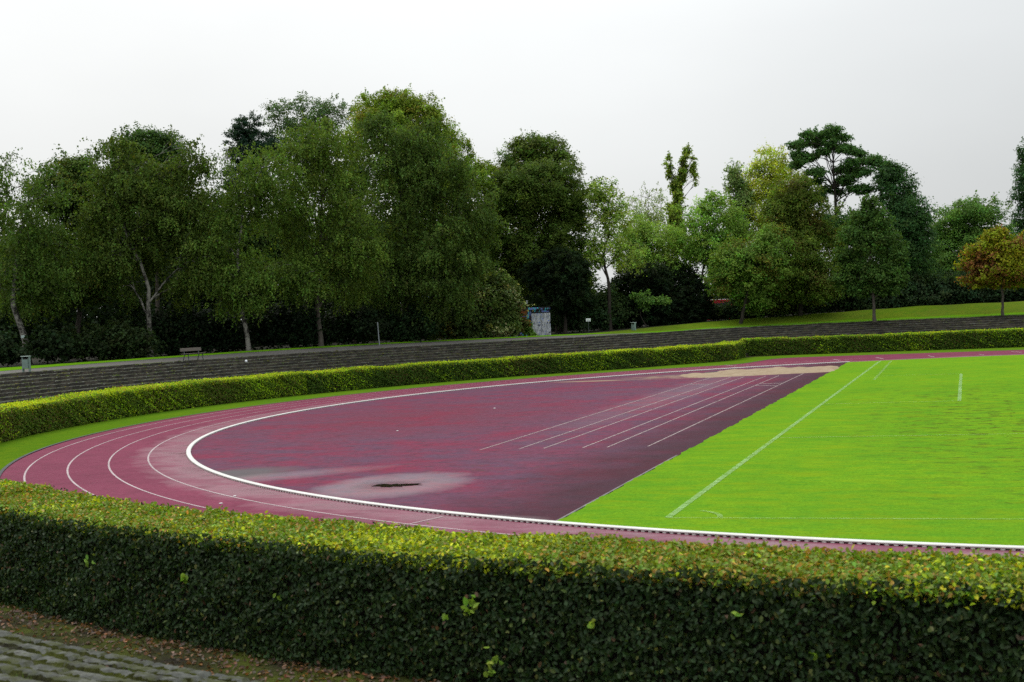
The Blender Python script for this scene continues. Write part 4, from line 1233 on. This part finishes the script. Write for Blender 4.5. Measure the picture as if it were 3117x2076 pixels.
tree('robinia_tree', 'tall open tree with flat leaf tiers and branches bare against the sky', 'tree', 136, (1928, 720),
     [(1854, 314, 15, 8, -1.6, 1.0), (1872, 310, 22, 9, 0.0, 1.0), (1893, 307, 21, 10, 1.6, 1.0), (1914, 301, 20, 11, -0.8, 1.0), (1935, 314, 19, 8, 0.8, 1.0), (1831, 338, 18, 9, -1.6, 1.0), (1847, 328, 17, 10, 0.0, 1.0), (1877, 326, 16, 11, 1.6, 1.0), (1908, 330, 15, 8, -0.8, 1.0), (1931, 336, 22, 9, 0.8, 1.0), (1953, 348, 21, 10, -1.6, 1.0), (1835, 355, 20, 11, 0.0, 1.0), (1862, 357, 19, 8, 1.6, 1.0), (1891, 351, 18, 9, -0.8, 1.0), (1831, 376, 17, 10, 0.8, 1.0), (1847, 368, 16, 11, -1.6, 1.0), (1978, 351, 15, 8, 0.0, 1.0), (1989, 366, 22, 9, 1.6, 1.0), (2008, 371, 21, 10, -0.8, 1.0), (2026, 377, 20, 11, 0.8, 1.0), (1958, 376, 19, 8, -1.6, 1.0), (1947, 390, 18, 9, 0.0, 1.0), (1970, 390, 17, 10, 1.6, 1.0), (1985, 397, 16, 11, -0.8, 1.0), (1927, 387, 15, 8, 0.8, 1.0), (1877, 399, 22, 9, -1.6, 1.0), (1870, 415, 21, 10, 0.0, 1.0), (1939, 416, 20, 11, 1.6, 1.0), (1966, 434, 19, 8, -0.8, 1.0), (1893, 434, 18, 9, 0.8, 1.0), (1989, 438, 17, 10, -1.6, 1.0), (1883, 453, 16, 11, 0.0, 1.0), (1927, 438, 15, 8, 1.6, 1.0), (1954, 411, 22, 9, -0.8, 1.0), (1920, 520, 50, 40, 0), (1960, 560, 50, 60, 0)],
     'broad', (0.066, 0.144, 0.034), 'dark', 0.16, 1.15, [(1926, 600), (1922, 480), (1916, 400)], 0.30, group=BG, ntwig=0.5)
tree('leafy_tree', 'dense blue green tree with a sloping right shoulder', 'tree', 133, (2080, 716),
     [(2045, 398, 32, 26), (2058, 445, 48, 46), (2088, 495, 48, 46), (2112, 555, 34, 56), (2060, 550, 58, 70), (2085, 630, 60, 56), (2125, 500, 10, 10)], 'broad', (0.047, 0.105, 0.031), 'dark', 0.16, 1.0, None, 0.28, group=BG)
tree('maple_tree', 'young maple with a bare clean trunk on the grass below the bank', 'tree', 119.5, (2010, 733),
     [(1999, 468, 18, 20), (1986, 498, 30, 22), (2018, 505, 28, 22), (1964, 538, 32, 20), (2032, 546, 34, 22), (1998, 556, 36, 28), (1948, 584, 28, 17), (2052, 590, 28, 22), (1975, 612, 42, 24), (2026, 626, 42, 24), (1943, 640, 28, 15), (2064, 642, 22, 14), (1988, 660, 46, 18), (2040, 666, 26, 11)],
     'maple', (0.068, 0.132, 0.027), 'grey', 0.16, 1.0, [(2008, 690), (2004, 640), (2000, 560)], 0.155, group='young trees planted below the bank', clear=1.75)
tree('leafy_tree', 'rounded green tree between the blue green tree and the orange oak', 'tree', 141, (2232, 706),
     [(2232, 488, 56, 28), (2190, 525, 46, 44), (2272, 535, 50, 44), (2222, 595, 78, 60), (2160, 600, 36, 60), (2300, 560, 36, 26), (2180, 650, 60, 50)], 'broad', (0.105, 0.202, 0.039), 'dark', 0.16, 1.0, None, 0.26, group=BG)
tree('oak_tree', 'young oak with orange brown leaves on the grass below the bank', 'tree', 121.5, (2305, 719),
     [(2290, 542, 30, 18), (2268, 575, 40, 22), (2326, 572, 40, 30), (2246, 607, 36, 15), (2300, 612, 50, 28), (2345, 618, 34, 30), (2270, 640, 46, 18), (2320, 648, 40, 14)],
     'maple', (0.226, 0.247, 0.016), 'grey', 0.16, 0.9, [(2304, 670), (2302, 620)], 0.13, group='young trees planted below the bank', col2=(0.205, 0.092, 0.030), col2_share=0.26, gaps=0.06, clear=2.2)
tree('leafy_tree', 'dark tree cut off by the right edge of the photo', 'tree', 146, (2385, 706),
     [(2362, 360, 18, 30), (2360, 430, 20, 50), (2362, 520, 22, 44), (2400, 460, 50, 100), (2395, 600, 70, 70)], 'broad', (0.045, 0.104, 0.036), 'dark', 0.16, 1.0, None, 0.3, group=BG)
tree('leafy_tree', 'low dark tree behind the orange oak', 'tree', 145, (2325, 706),
     [(2330, 600, 56, 50), (2290, 650, 60, 40), (2350, 650, 50, 40)], 'broad', (0.060, 0.116, 0.025), 'dark', 0.16, 1.0, None, 0.22, group=BG)

# --- shrubs along the wood edge
def shrub(label, D, base, lobes, col, leaf=0.2, kind='shrub', name='shrub', **kw):
    kw.setdefault('bark', 'dark')
    return tree(name, label, 'shrub', D, base, lobes, kind, col, leaf=leaf, tr=0.06, part='foliage', group=SG, ntwig=0.5, **kw)
RH = (0.020, 0.036, 0.013)
shrub('dark low shrub at the left edge behind the green bin', 94, (20, 832), [(-15, 795, 45, 36), (25, 815, 34, 16)], RH, 0.22)
shrub('small dark shrub between the bin and the plaque birch', 97, (110, 826), [(120, 795, 44, 28), (105, 775, 26, 22)], RH, 0.22)
shrub('rounded rhododendron with pale leaf tips left of the bench', 99, (205, 824), [(200, 795, 60, 30), (165, 790, 34, 26)], (0.028, 0.046, 0.015), 0.20, name='rhododendron')
shrub('taller rounded rhododendron next to the bench', 98.5, (280, 822), [(268, 778, 44, 34), (312, 790, 40, 30), (285, 800, 60, 24)], (0.030, 0.048, 0.015), 0.20, name='rhododendron')
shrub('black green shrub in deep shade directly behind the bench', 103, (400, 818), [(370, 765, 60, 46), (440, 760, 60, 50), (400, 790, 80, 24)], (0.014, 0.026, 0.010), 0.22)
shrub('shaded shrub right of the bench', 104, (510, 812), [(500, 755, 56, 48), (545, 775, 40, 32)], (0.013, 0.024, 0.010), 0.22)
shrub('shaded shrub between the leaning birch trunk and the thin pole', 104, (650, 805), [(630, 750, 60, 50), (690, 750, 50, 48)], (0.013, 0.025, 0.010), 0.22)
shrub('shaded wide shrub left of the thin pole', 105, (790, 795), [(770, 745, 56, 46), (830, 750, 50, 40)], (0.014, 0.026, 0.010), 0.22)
shrub('leafy shrub right of the thin pole', 107, (930, 790), [(915, 748, 46, 38), (970, 745, 44, 42)], (0.020, 0.040, 0.014), 0.20)
shrub('green shrub with yellow flecks left of the flowering bush', 110, (1035, 785), [(1030, 735, 50, 46), (1070, 715, 44, 44), (1075, 755, 50, 26)], (0.055, 0.085, 0.022), 0.20, col2=(0.14, 0.14, 0.02), col2_share=0.08)
shrub('cream flowered bush spilling down beside the painted hut', 112, (1150, 778), [(1138, 645, 34, 22), (1165, 665, 30, 22), (1130, 685, 44, 36), (1170, 700, 34, 36), (1130, 735, 52, 38), (1166, 745, 28, 30), (1146, 760, 46, 14)], (0.085, 0.125, 0.028), 0.19, name='flowering_bush', col2=(0.31, 0.33, 0.14), col2_share=0.17)
shrub('orange tipped shrub against the left side of the hut', 113, (1200, 772), [(1188, 716, 16, 18), (1198, 742, 16, 18)], (0.085, 0.090, 0.022), 0.17, col2=(0.25, 0.09, 0.03), col2_share=0.30)
shrub('small bright green sapling growing in front of the hut', 113, (1208, 774), [(1212, 752, 10, 14), (1220, 766, 12, 7)], (0.10, 0.19, 0.030), 0.18)
shrub('dark shrub behind the white sign', 124, (1335, 758), [(1330, 725, 46, 32), (1375, 735, 30, 24)], (0.034, 0.066, 0.024), 0.21)
shrub('rounded green bush right of the white sign', 125, (1395, 752), [(1392, 690, 36, 32), (1400, 720, 44, 34)], (0.048, 0.082, 0.026), 0.20)
shrub('tall black green yew left of the right hand bin', 127, (1470, 748), [(1455, 660, 46, 46), (1490, 640, 40, 40), (1440, 715, 50, 40), (1500, 705, 56, 46)], (0.018, 0.032, 0.013), 0.32, 'yew', 'yew_bush')
shrub('tall black green yew right of the right hand bin', 129, (1575, 742), [(1560, 650, 46, 40), (1592, 685, 36, 46), (1560, 710, 60, 40), (1605, 718, 24, 24)], (0.019, 0.033, 0.014), 0.32, 'yew', 'yew_bush')
shrub('light green sprays of a sapling in front of the dark yews', 122, (1490, 750), [(1470, 678, 16, 8), (1492, 690, 24, 7), (1525, 692, 18, 6), (1480, 702, 10, 9)], (0.095, 0.180, 0.036), 0.18, dens=0.5)
ZB = ZT + 1.05
for lab, D, u, v, lb, c_ in (
    ('low shrub under the red van at the foot of the trees', 131, 1670, 728, [(1640, 720, 30, 14), (1670, 718, 34, 15), (1700, 716, 34, 16)], (0.042, 0.072, 0.024)),
    ('leafy shrub with light tips right of the red van', 131, 1735, 726, [(1725, 695, 40, 34), (1760, 690, 36, 36)], (0.058, 0.095, 0.032)),
    ('wide dark shrub under the dark olive tree', 132, 1830, 722, [(1810, 690, 48, 34), (1860, 688, 44, 34)], (0.044, 0.076, 0.028)),
    ('dark shrub left of the young maple trunk', 132, 1945, 718, [(1920, 682, 44, 36), (1970, 680, 36, 36)], (0.040, 0.070, 0.026)),
    ('dark shrub right of the young maple trunk', 132, 2060, 712, [(2045, 675, 44, 36), (2095, 672, 42, 38)], (0.042, 0.074, 0.028)),
    ('dark shrub midway between the young maple and the oak', 132.5, 2165, 706, [(2145, 668, 44, 38), (2195, 666, 40, 38)], (0.040, 0.072, 0.028)),
    ('black green shrub left of the oak trunk', 133, 2262, 702, [(2245, 665, 40, 36), (2285, 668, 32, 32)], (0.030, 0.056, 0.024)),
    ('black green shrub behind the oak trunk at the right edge', 133, 2345, 698, [(2325, 662, 40, 36), (2375, 660, 40, 40)], (0.028, 0.052, 0.022))):
    xb = at_dist(u, v, D)[0]
    shrub(lab, D, (u, v), lb, c_, 0.19, zb=ZT + 1.1 * (0.25 + 0.75 * min(1, max(0, (xb + 36) / 26))) - 0.1, dens=1.3)

# --- far-off wood behind, read as one dark mass
def wood(name, spans, col, seed):
    P = []
    for u0, u1, v0, v1, D0, D1, n in spans:
        d_ = rng.uniform(D0, D1, n); uu = rng.uniform(u0, u1, n); vv = v0 + (v1 - v0) * rng.uniform(0, 1, n) ** 0.9
        vv = vv + 14 * np.sin(uu * 0.043 + seed) + 10 * np.sin(uu * 0.11)
        P.append(np.array([at_dist(a_, b_, c_) for a_, b_, c_ in zip(uu, vv, d_)]))
    cl = np.concatenate(P)
    cl = cl[cl[:, 2] > ZT + 0.2]
    nl = 26
    g = rng.standard_normal((len(cl), nl, 3)) * np.array([.75, .75, .55])
    pts = (cl[:, None] + g).reshape(-1, 3)
    nrm = rng.standard_normal((len(pts), 3)) + np.array([0, 0, .6])
    cc = np.repeat(np.exp(rng.normal(0, .25, (len(cl), 1))), nl, 0) * np.asarray(col)
    v, f = leaf_quads(pts, nrm, 0.52 * rng.uniform(.7, 1.3, len(pts)), 0.46)
    return tag(mesh_obj(name, v, f, LEAF_FAR, cols=np.repeat(tint_cols(len(pts), cc, .15, .06), 4, 0)), 'dark wood closing the view behind the front trees', 'wood', kind='stuff')
wood('woodland', [(-120, 1130, 560, 800, 136, 175, 3600), (1130, 1345, 600, 780, 136, 170, 800), (1345, 1640, 690, 760, 150, 190, 260), (1640, 2480, 610, 740, 148, 185, 1800), (1345, 2480, 698, 738, 165, 200, 1300), (440, 1130, 515, 600, 136, 165, 700)], (0.016, 0.030, 0.011), 2)

# ------------------------------------------------------------------ objects
MT['zinc'] = plain('weathered_green_metal', (0.175, 0.235, 0.205), 0.55, 0.18, 3.0, 0.4, 0.2, 0.05)
MT['zinc_lid'] = plain('pale_metal_lid', (0.42, 0.50, 0.45), 0.5, 0.12, 3.0, 0.4, 0.2, 0.05)
MT['black'] = plain('black_inside', (0.008, 0.008, 0.009), 0.9, 0.3)
MT['wood'] = plain('weathered_plank', (0.125, 0.105, 0.088), 0.85, 0.35, 9, 0.2, 0, 0.4, (0.4, 3, 6))
MT['iron'] = plain('cast_iron', (0.060, 0.072, 0.068), 0.6, 0.3, 5, 0.4, 0.3, 0.1)
MT['white'] = plain('white_panel', (0.72, 0.74, 0.72), 0.5, 0.06, 3, 0.4, 0, 0.02)
MT['grey'] = plain('grey_metal', (0.22, 0.24, 0.24), 0.6, 0.15, 4, 0.4, 0.2, 0.05)

def link_copy(o, parent=None):
    c = o.copy(); COL.objects.link(c); c.parent = parent
    for ch in list(o.children):
        link_copy(ch, c)
    return c
# litter bin on two posts
def face_to(p, q):
    return math.atan2(q[1] - p[1], q[0] - p[0])
pb1 = at_dist(61, 853.5, 80.2); pb1[2] = ZT
bin_ = empty('litter_bin', tuple(pb1), 'green grey metal litter bin on two posts at the left end of the path', 'litter bin', 'litter bins on the terrace edge', rz=face_to(pb1, CAM) + math.pi / 2 - 0.42)
for sx_ in (-1, 1):
    m = MB(); m.box((sx_ * 0.19, 0.02, 0.43), (0.07, 0.16, 0.86), bev=0.006); m.build('post', MT['zinc'], bin_)
m = MB()
m.box((0, 0, 0.20), (0.30, 0.30, 0.03), bev=0.004)
for sx_ in (-1, 1): m.box((sx_ * 0.142, 0, 0.455), (0.016, 0.30, 0.48), bev=0.003)
for sy_ in (-1, 1): m.box((0, sy_ * 0.142, 0.455), (0.268, 0.016, 0.48), bev=0.003)
body = m.build('container', MT['zinc'], bin_)
m = MB(); m.box((0, 0, 0.66), (0.24, 0.24, 0.02)); m.build('liner', MT['black'], body)
m = MB(); m.box((0, 0, 0.875), (0.47, 0.36, 0.028), bev=0.008); m.build('lid', MT['zinc_lid'], bin_)
m = MB(); m.box((0, 0.10, 0.80), (0.30, 0.012, 0.11)); m.build('back_plate', MT['black'], bin_)
b2 = link_copy(bin_)
pb2 = at_dist(1457, 765.5, 117.2); pb2[2] = ZT
b2.location = pb2
b2.rotation_euler = (0, 0, face_to(pb2, CAM) + math.pi / 2 - 0.95)
b2['label'] = 'pale metal litter bin on the path where the terraces bend, below the dark yews'

# park bench
pbn = at_dist(446, 826.0, 88.2); pbn[2] = ZT
inw = math.atan2(-pbn[1], -pbn[0])
bench = empty('park_bench', tuple(pbn), 'weathered wooden park bench on iron legs beside the gravel path', 'bench', rz=inw - math.pi / 2 + math.radians(8))
# local: x along the bench, +y towards the pitch
m = MB()
for j_, y_ in enumerate((-0.10, 0.02, 0.14)): m.box((0.12, y_ + 0.06, 0.435), (1.95, 0.105, 0.035), bev=0.006)
m.build('seat', MT['wood'], bench)
m = MB(); m.box((0, -0.235, 0.70), (1.95, 0.035, 0.215), bev=0.008, tilt=('X', math.radians(10))); m.build('backrest', MT['wood'], bench)
for sx_ in (-0.68, 0.68):
    m = MB()
    m.tube([(sx_, -0.16, 0.40), (sx_, -0.19, 0.30), (sx_, -0.24, 0.16), (sx_, -0.30, 0.0)], [.032, .03, .027, .035], 8)
    m.tube([(sx_, -0.16, 0.40), (sx_, -0.20, 0.55), (sx_, -0.255, 0.78)], [.03, .028, .022], 8)
    m.build('leg', MT['iron'], bench)
    m = MB()
    m.tube([(sx_, 0.14, 0.40), (sx_, 0.16, 0.28), (sx_, 0.14, 0.14), (sx_, 0.19, 0.0)], [.032, .03, .027, .035], 8)
    m.build('leg', MT['iron'], bench)
    m = MB(); m.tube([(sx_, -0.19, 0.398), (sx_, 0.22, 0.398)], .022, 8); m.build('seat_bracket', MT['iron'], bench)

# painted hut
D_H = 117
ph, hr, hd = frame_at(1242, 771, D_H); ph[2] = ZT
hut = empty('painted_hut', tuple(ph), 'small flat roofed hut covered in blue and grey graffiti', 'hut', rz=math.atan2(hr[1], hr[0]) + 0.25)
k = NT('graffiti_wall')
p = k.objco()
n1 = k.noise(2.2, 3, 0.5, k.mapping(p, (1, 1, 0.55)))
n2 = k.noise(3.4, 2, 0.4, k.mapping(p, (1.2, 1, 0.5), loc=(4, 2, 1)))
c = k.mix(k.ramp(n1, 0.54, 0.57), (0.024, 0.020, 0.022), (0.11, 0.15, 0.34))
c = k.mix(k.ramp(n2, 0.60, 0.62), c, (0.05, 0.30, 0.34))
MT['graffiti'] = k.principled(c, 0.8, 0.2)
k = NT('graffiti_door')
p = k.objco()
v1 = k.noise(3.2, 3, 0.5, k.mapping(p, (3.0, 1, 0.8)))
v2 = k.noise(4.0, 2, 0.5, k.mapping(p, (2.6, 1, 0.9), loc=(3, 0, 7)))
v3 = k.noise(5.0, 2, 0.5, k.mapping(p, (2.4, 1, 1.2), loc=(9, 0, 2)))
c = k.mix(k.ramp(v1, 0.40, 0.60), (0.22, 0.225, 0.225), (0.48, 0.48, 0.475))
c = k.mix(k.ramp(v2, 0.640, 0.655), c, (0.014, 0.014, 0.022))
c = k.mix(k.ramp(v3, 0.645, 0.66), c, (0.10, 0.17, 0.50))
MT['door'] = k.principled(c, 0.6, 0.3)
m = MB(); m.box((-0.75, 1.0, 1.20), (3.3, 2.0, 2.40)); m.build('wall', MT['graffiti'], hut)
m = MB(); m.box((-0.75, 0.96, 2.50), (3.44, 2.16, 0.20), bev=0.01); m.build('roof', MT['graffiti'], hut)
for x0 in (-0.72, 0.14):
    m = MB()
    for j_ in range(8):
        m.box((x0 + 0.055 + j_ * 0.103, -0.025 - (0.012 if j_ % 2 else 0), 1.06), (0.100, 0.045, 2.06), bev=0.012)
    dr = m.build('door', MT['door'], hut)
    m = MB(); m.box((x0 + (0.74 if x0 < 0 else 0.10), -0.085, 1.05), (0.03, 0.06, 0.14), bev=0.01); m.build('handle', MT['black'], dr)
m = MB(); m.box((0.13, -0.05, 2.14), (1.75, 0.06, 0.06), bev=0.01); m.build('door_rail', MT['black'], hut)

# white sign on a post
psn = at_dist(1353.5, 760, 114.5); psn[2] = ZT + 0.05
sg = empty('notice_sign', tuple(psn), 'small white notice board on a thin dark post at the wood edge', 'sign', rz=face_to(psn, CAM) + math.pi / 2)
m = MB(); m.tube([(0, 0.02, 0), (0, 0.02, 1.33)], 0.024, 8); m.build('post', MT['iron'], sg)
m = MB(); m.box((0, -0.012, 1.245), (0.40, 0.016, 0.245), bev=0.004); sb = m.build('board', MT['white'], sg)
m = MB(); m.box((0, -0.0225, 1.19), (0.27, 0.003, 0.045)); m.box((0, -0.0225, 1.27), (0.18, 0.003, 0.018)); m.build('lettering', MT['grey'], sb)

# lantern post by the hut
pl_ = at_dist(1215, 768, 122); pl_[2] = ZT
lp = empty('lamp_post', tuple(pl_), 'thin lamp post with a small white lantern left of the hut', 'lamp post')
m = MB(); m.tube([(0, 0, 0), (0, 0, 3.0)], [0.045, 0.028], 8); m.build('post', MT['iron'], lp)
m = MB(); m.tube([(0, 0, 3.0), (0, 0, 3.04), (0, 0, 3.27), (0, 0, 3.33)], [.05, .062, .062, .03], 10); m.build('lantern', MT['white'], lp)

# thin pole in front of the shrubs
pp_ = at_dist(873, 789, 102.0); pp_[2] = ZT
tag(mesh_obj('metal_pole', *(lambda vf: (vf[0], vf[1]))(tube_arrays(np.array([pp_, pp_ + np.array([-0.06, 0, 0.7]), pp_ + np.array([-0.10, 0, 1.93])]), 0.038, 8)), MT['grey']), 'thin grey metal pole standing before the dark shrubs', 'pole')
# plaque on the birch trunk
ppq = at_dist(54, 774, 97.55)
pq = empty('plaque', tuple(ppq), 'small pale plaque nailed to the forked birch trunk', 'plaque', rz=face_to(ppq, CAM) + math.pi / 2)
m = MB(); m.box((0, 0, 0), (0.32, 0.02, 0.18), bev=0.004); m.build('plate', MT['zinc_lid'], pq)

# red van parked beyond the wood
pv_ = at_dist(1672, 740, 143); pv_[2] = ZT - 0.02
d_ = ray(1672, 740)
van = empty('parked_van', tuple(pv_), 'red van glimpsed through the trees beyond the bank', 'van', rz=math.atan2(d_[1], d_[0]) - math.pi / 2)
MT['red'] = plain('red_paint', (0.50, 0.020, 0.040), 0.35, 0.05, 2, 0.5)
MT['glass'] = NT('dark_glass').principled((0.012, 0.014, 0.017), 0.08, 0.5)
MT['tyre'] = plain('tyre_rubber', (0.015, 0.015, 0.016), 0.85, 0.2)
m = MB(); m.prism([(-2.5, .38), (2.35, .38), (2.55, .55), (2.55, 1.05), (2.35, 1.25), (1.75, 1.40), (1.25, 2.55), (1.05, 2.68), (-2.35, 2.68), (-2.5, 2.55)], -0.98, 0.98); vb = m.build('body', MT['red'], van)
m = MB(); m.box((-0.65, 0, 2.715), (3.3, 1.72, 0.07), bev=0.03); m.build('roof', MT['white'], van)
for y_ in (-0.985, 0.985):
    m = MB(); m.prism([(0.55, 1.55), (1.52, 1.55), (1.16, 2.35), (0.55, 2.35)], y_ - 0.006, y_ + 0.006); m.build('side_window', MT['glass'], van)
    m = MB(); m.prism([(-2.2, 1.60), (0.35, 1.60), (0.35, 2.35), (-2.2, 2.35)], y_ - 0.006, y_ + 0.006); m.build('side_window', MT['glass'], van)
m = MB(); m.add([(1.78, -.85, 1.42), (1.78, .85, 1.42), (1.30, .82, 2.50), (1.30, -.82, 2.50)], [(0, 1, 2, 3)]); m.build('windscreen', MT['glass'], van)
for x_ in (-1.6, 1.65):
    for y_ in (-0.86, 0.86):
        m = MB(); m.tube([(x_, y_ - 0.12, 0.34), (x_, y_ - 0.11, 0.34), (x_, y_ + 0.11, 0.34), (x_, y_ + 0.12, 0.34)], [.29, .34, .34, .29], 20); wh = m.build('wheel', MT['tyre'], van)
        m = MB(); sgn = 1 if y_ > 0 else -1; m.tube([(x_, y_ + sgn * 0.118, 0.34), (x_, y_ + sgn * 0.128, 0.34)], [.21, .19], 16); m.build('rim', MT['grey'], wh)
for y_ in (-0.72, 0.72):
    m = MB(); m.box((2.56, y_, 0.92), (0.03, 0.30, 0.18), bev=0.01); m.build('headlight', MT['white'], van)

# pale building far behind
pbld = at_dist(1090, 735, 205); pbld[2] = ZT - 0.02
bd = empty('distant_building', tuple(pbld), 'pale blue grey building glimpsed beyond the wood', 'building', rz=math.radians(-20))
MT['bluegrey'] = plain('blue_grey_render', (0.23, 0.29, 0.34), 0.8, 0.08, 0.6)
m = MB(); m.box((0, 0, 4.3), (14, 10, 8.6)); m.build('wall', MT['bluegrey'], bd)
m = MB(); m.box((0, 0, 8.75), (14.6, 10.6, 0.3)); m.build('roof', MT['grey'], bd)
for zz in (1.9, 4.6, 7.2):
    for xx in (-5, -1.7, 1.7, 5):
        m = MB(); m.box((xx, -5.02, zz), (1.5, 0.08, 1.3)); wf = m.build('window', MT['white'], bd)
        m = MB(); m.box((xx, -5.065, zz), (1.3, 0.02, 1.1)); m.build('pane', MT['glass'], wf)

# bits of litter
def blob(name, label, cat, p, r, col, flat=1.0, group=None):
    m = MB()
    n = 8
    vs = []
    for a_ in range(5):
        th = math.pi * a_ / 4
        for b_ in range(n):
            ph_ = 2 * math.pi * b_ / n
            q = r * (1 + 0.25 * math.sin(3 * ph_ + a_) * math.sin(th))
            vs.append((q * math.sin(th) * math.cos(ph_), q * math.sin(th) * math.sin(ph_), flat * r * (1 - math.cos(th))))
    fs = [(a_ * n + b_, (a_ + 1) * n + b_, (a_ + 1) * n + (b_ + 1) % n, a_ * n + (b_ + 1) % n) for a_ in range(4) for b_ in range(n)]
    o = mesh_obj(name, vs, fs, plain(name + '_paper', col, 0.7, 0.05), smooth=True)
    o.location = p
    return tag(o, label, cat, group)
def step_point(u, v):
    """where the line of sight meets the terrace treads"""
    d = ray(u, v); d = d / math.hypot(d[0], d[1])
    for s in np.arange(50, 130, 0.05):
        p = CAM + d * s
        r_ = math.hypot(p[0], p[1])
        fr = (r_ - 48.2) / 7.4
        z = Z0 + rise * (math.floor(fr * NS) + 1)
        if 0 < fr < 1 and p[2] <= z:
            p[2] = z
            return p
    return p
sp_ = step_point(563.5, 838)
blob('paper_cup', 'crumpled white paper cup lying on the terrace steps right of the bench', 'litter', tuple(sp_ + np.array([0.1, 0, 0.0])), 0.085, (0.75, 0.74, 0.76), 1.1)
for u, v, lab in ((1183, 972, None), (914, 991, 'white scrap of paper lying on the infield left of the runways'), (540, 1141, 'white scrap of paper on the middle lane of the near bend'), (508, 1158, 'flat white scrap of paper on the outer lane near the hedge'), (1137, 939, 'pale scrap of paper far out on the dark infield')):
    if lab is None: continue
    p = on_z(u, v, 0.006)
    blob('paper_scrap', lab, 'litter', tuple(p), 0.045 if v > 950 else 0.06, (0.70, 0.68, 0.66), 0.25, 'paper scraps on the track')

# fallen leaves and tufts on the ground by the near terraces (uncountable)
def scatter_leaves():
    n = 6000
    a = np.radians(rng.uniform(-140, -92, n))
    off_ = rng.gamma(2.0, 0.24, n)
    r_ = 46.1 + off_
    far_ = rng.uniform(0, 1, n) < 0.05
    r_ = np.where(far_, rng.uniform(46.2, 55, n), r_)
    fr = (r_ - 47.5) / 8.2
    s_ = np.floor(np.clip(fr, 0, 0.999) * NS)
    z = np.where(fr > 0, Z0 + rise * (s_ + 1), 0.02) + 0.008
    P = np.c_[r_ * np.cos(a), r_ * np.sin(a), z]
    N_ = np.array([0, 0, 1.0]) + rng.standard_normal((n, 3)) * 0.45
    C = np.where(rng.uniform(0, 1, (n, 1)) < 0.35, (0.165, 0.080, 0.038), (0.085, 0.055, 0.036))
    v, f = leaf_hex(P, N_, 0.062 * rng.uniform(.6, 1.3, n), 0.045 * rng.uniform(.6, 1.3, n))
    tag(mesh_obj('fallen_leaves', v, f, LEAF, cols=np.repeat(tint_cols(n, C, .3, .12), 6, 0)), 'brown fallen leaves under the near hedge', 'fallen leaves', kind='stuff')
scatter_leaves()
def tufts():
    n = 420
    a = np.radians(rng.uniform(-135, -95, n)); fr = rng.uniform(0.0, 0.9, n)
    s_ = np.floor(fr * NS)
    r_ = 47.5 + 8.2 * (s_ + rng.uniform(0.45, 0.98, n)) / NS
    z = Z0 + rise * (s_ + 1) - 0.03
    P, T_, C = [], [], []
    for i_ in range(n):
        m_ = rng.integers(10, 40)
        q = rng.normal(0, 0.06, (m_, 2))
        P.append(np.c_[r_[i_] * math.cos(a[i_]) + q[:, 0], r_[i_] * math.sin(a[i_]) + q[:, 1], z[i_] + rng.uniform(0.0, 0.05, m_)])
        T_.append(np.c_[rng.normal(0, .5, (m_, 2)), np.ones(m_)])
        C.append(np.repeat(np.array([[0.075, 0.115, 0.018]]) * rng.uniform(.5, 1.3), m_, 0))
    P, T_, C = np.concatenate(P), np.concatenate(T_), np.concatenate(C)
    N_ = rng.standard_normal((len(P), 3)); N_[:, 2] *= 0.3
    v, f = leaf_quads(P, N_, 0.10 * rng.uniform(.6, 1.4, len(P)), 0.012, T_)
    tag(mesh_obj('grass_tufts', v, f, LEAF, cols=np.repeat(tint_cols(len(P), C, .2, .1), 4, 0)), 'tufts of grass growing in the terrace joints', 'grass', kind='stuff')
tufts()
# weeds dotted over the far terraces
def far_weeds():
    n = 2600
    j_ = rng.integers(0, K, n)
    fr = rng.uniform(0.05, 1.0, n)
    s_ = np.floor(fr * NS).clip(0, NS - 1)
    e = BOT[j_] + (TOP[j_] - BOT[j_]) * (s_ / NS)[:, None]
    keep = (e[:, 0] < 15) & (e[:, 1] > -25)
    e, s_, j_ = e[keep], s_[keep], j_[keep]
    e = e + NR[j_] * rng.uniform(-0.04, 0.35, (len(e), 1))
    z = Z0 + rise * (s_ + 1)
    m_ = 7
    P = np.repeat(np.c_[e, z], m_, 0) + rng.normal(0, 1, (len(e) * m_, 3)) * np.array([.07, .07, .025])
    C = np.repeat(np.where(rng.uniform(0, 1, (len(e), 1)) < 0.6, (0.075, 0.105, 0.022), (0.13, 0.125, 0.035)), m_, 0)
    v, f = leaf_quads(P, rng.standard_normal((len(P), 3)) + UP * .5, 0.09, 0.06)
    tag(mesh_obj('terrace_weeds', v, f, LEAF_FAR, cols=np.repeat(tint_cols(len(P), C, .25, .1), 4, 0)), 'weeds rooted in the joints of the far terraces', 'weeds', kind='stuff')
far_weeds()
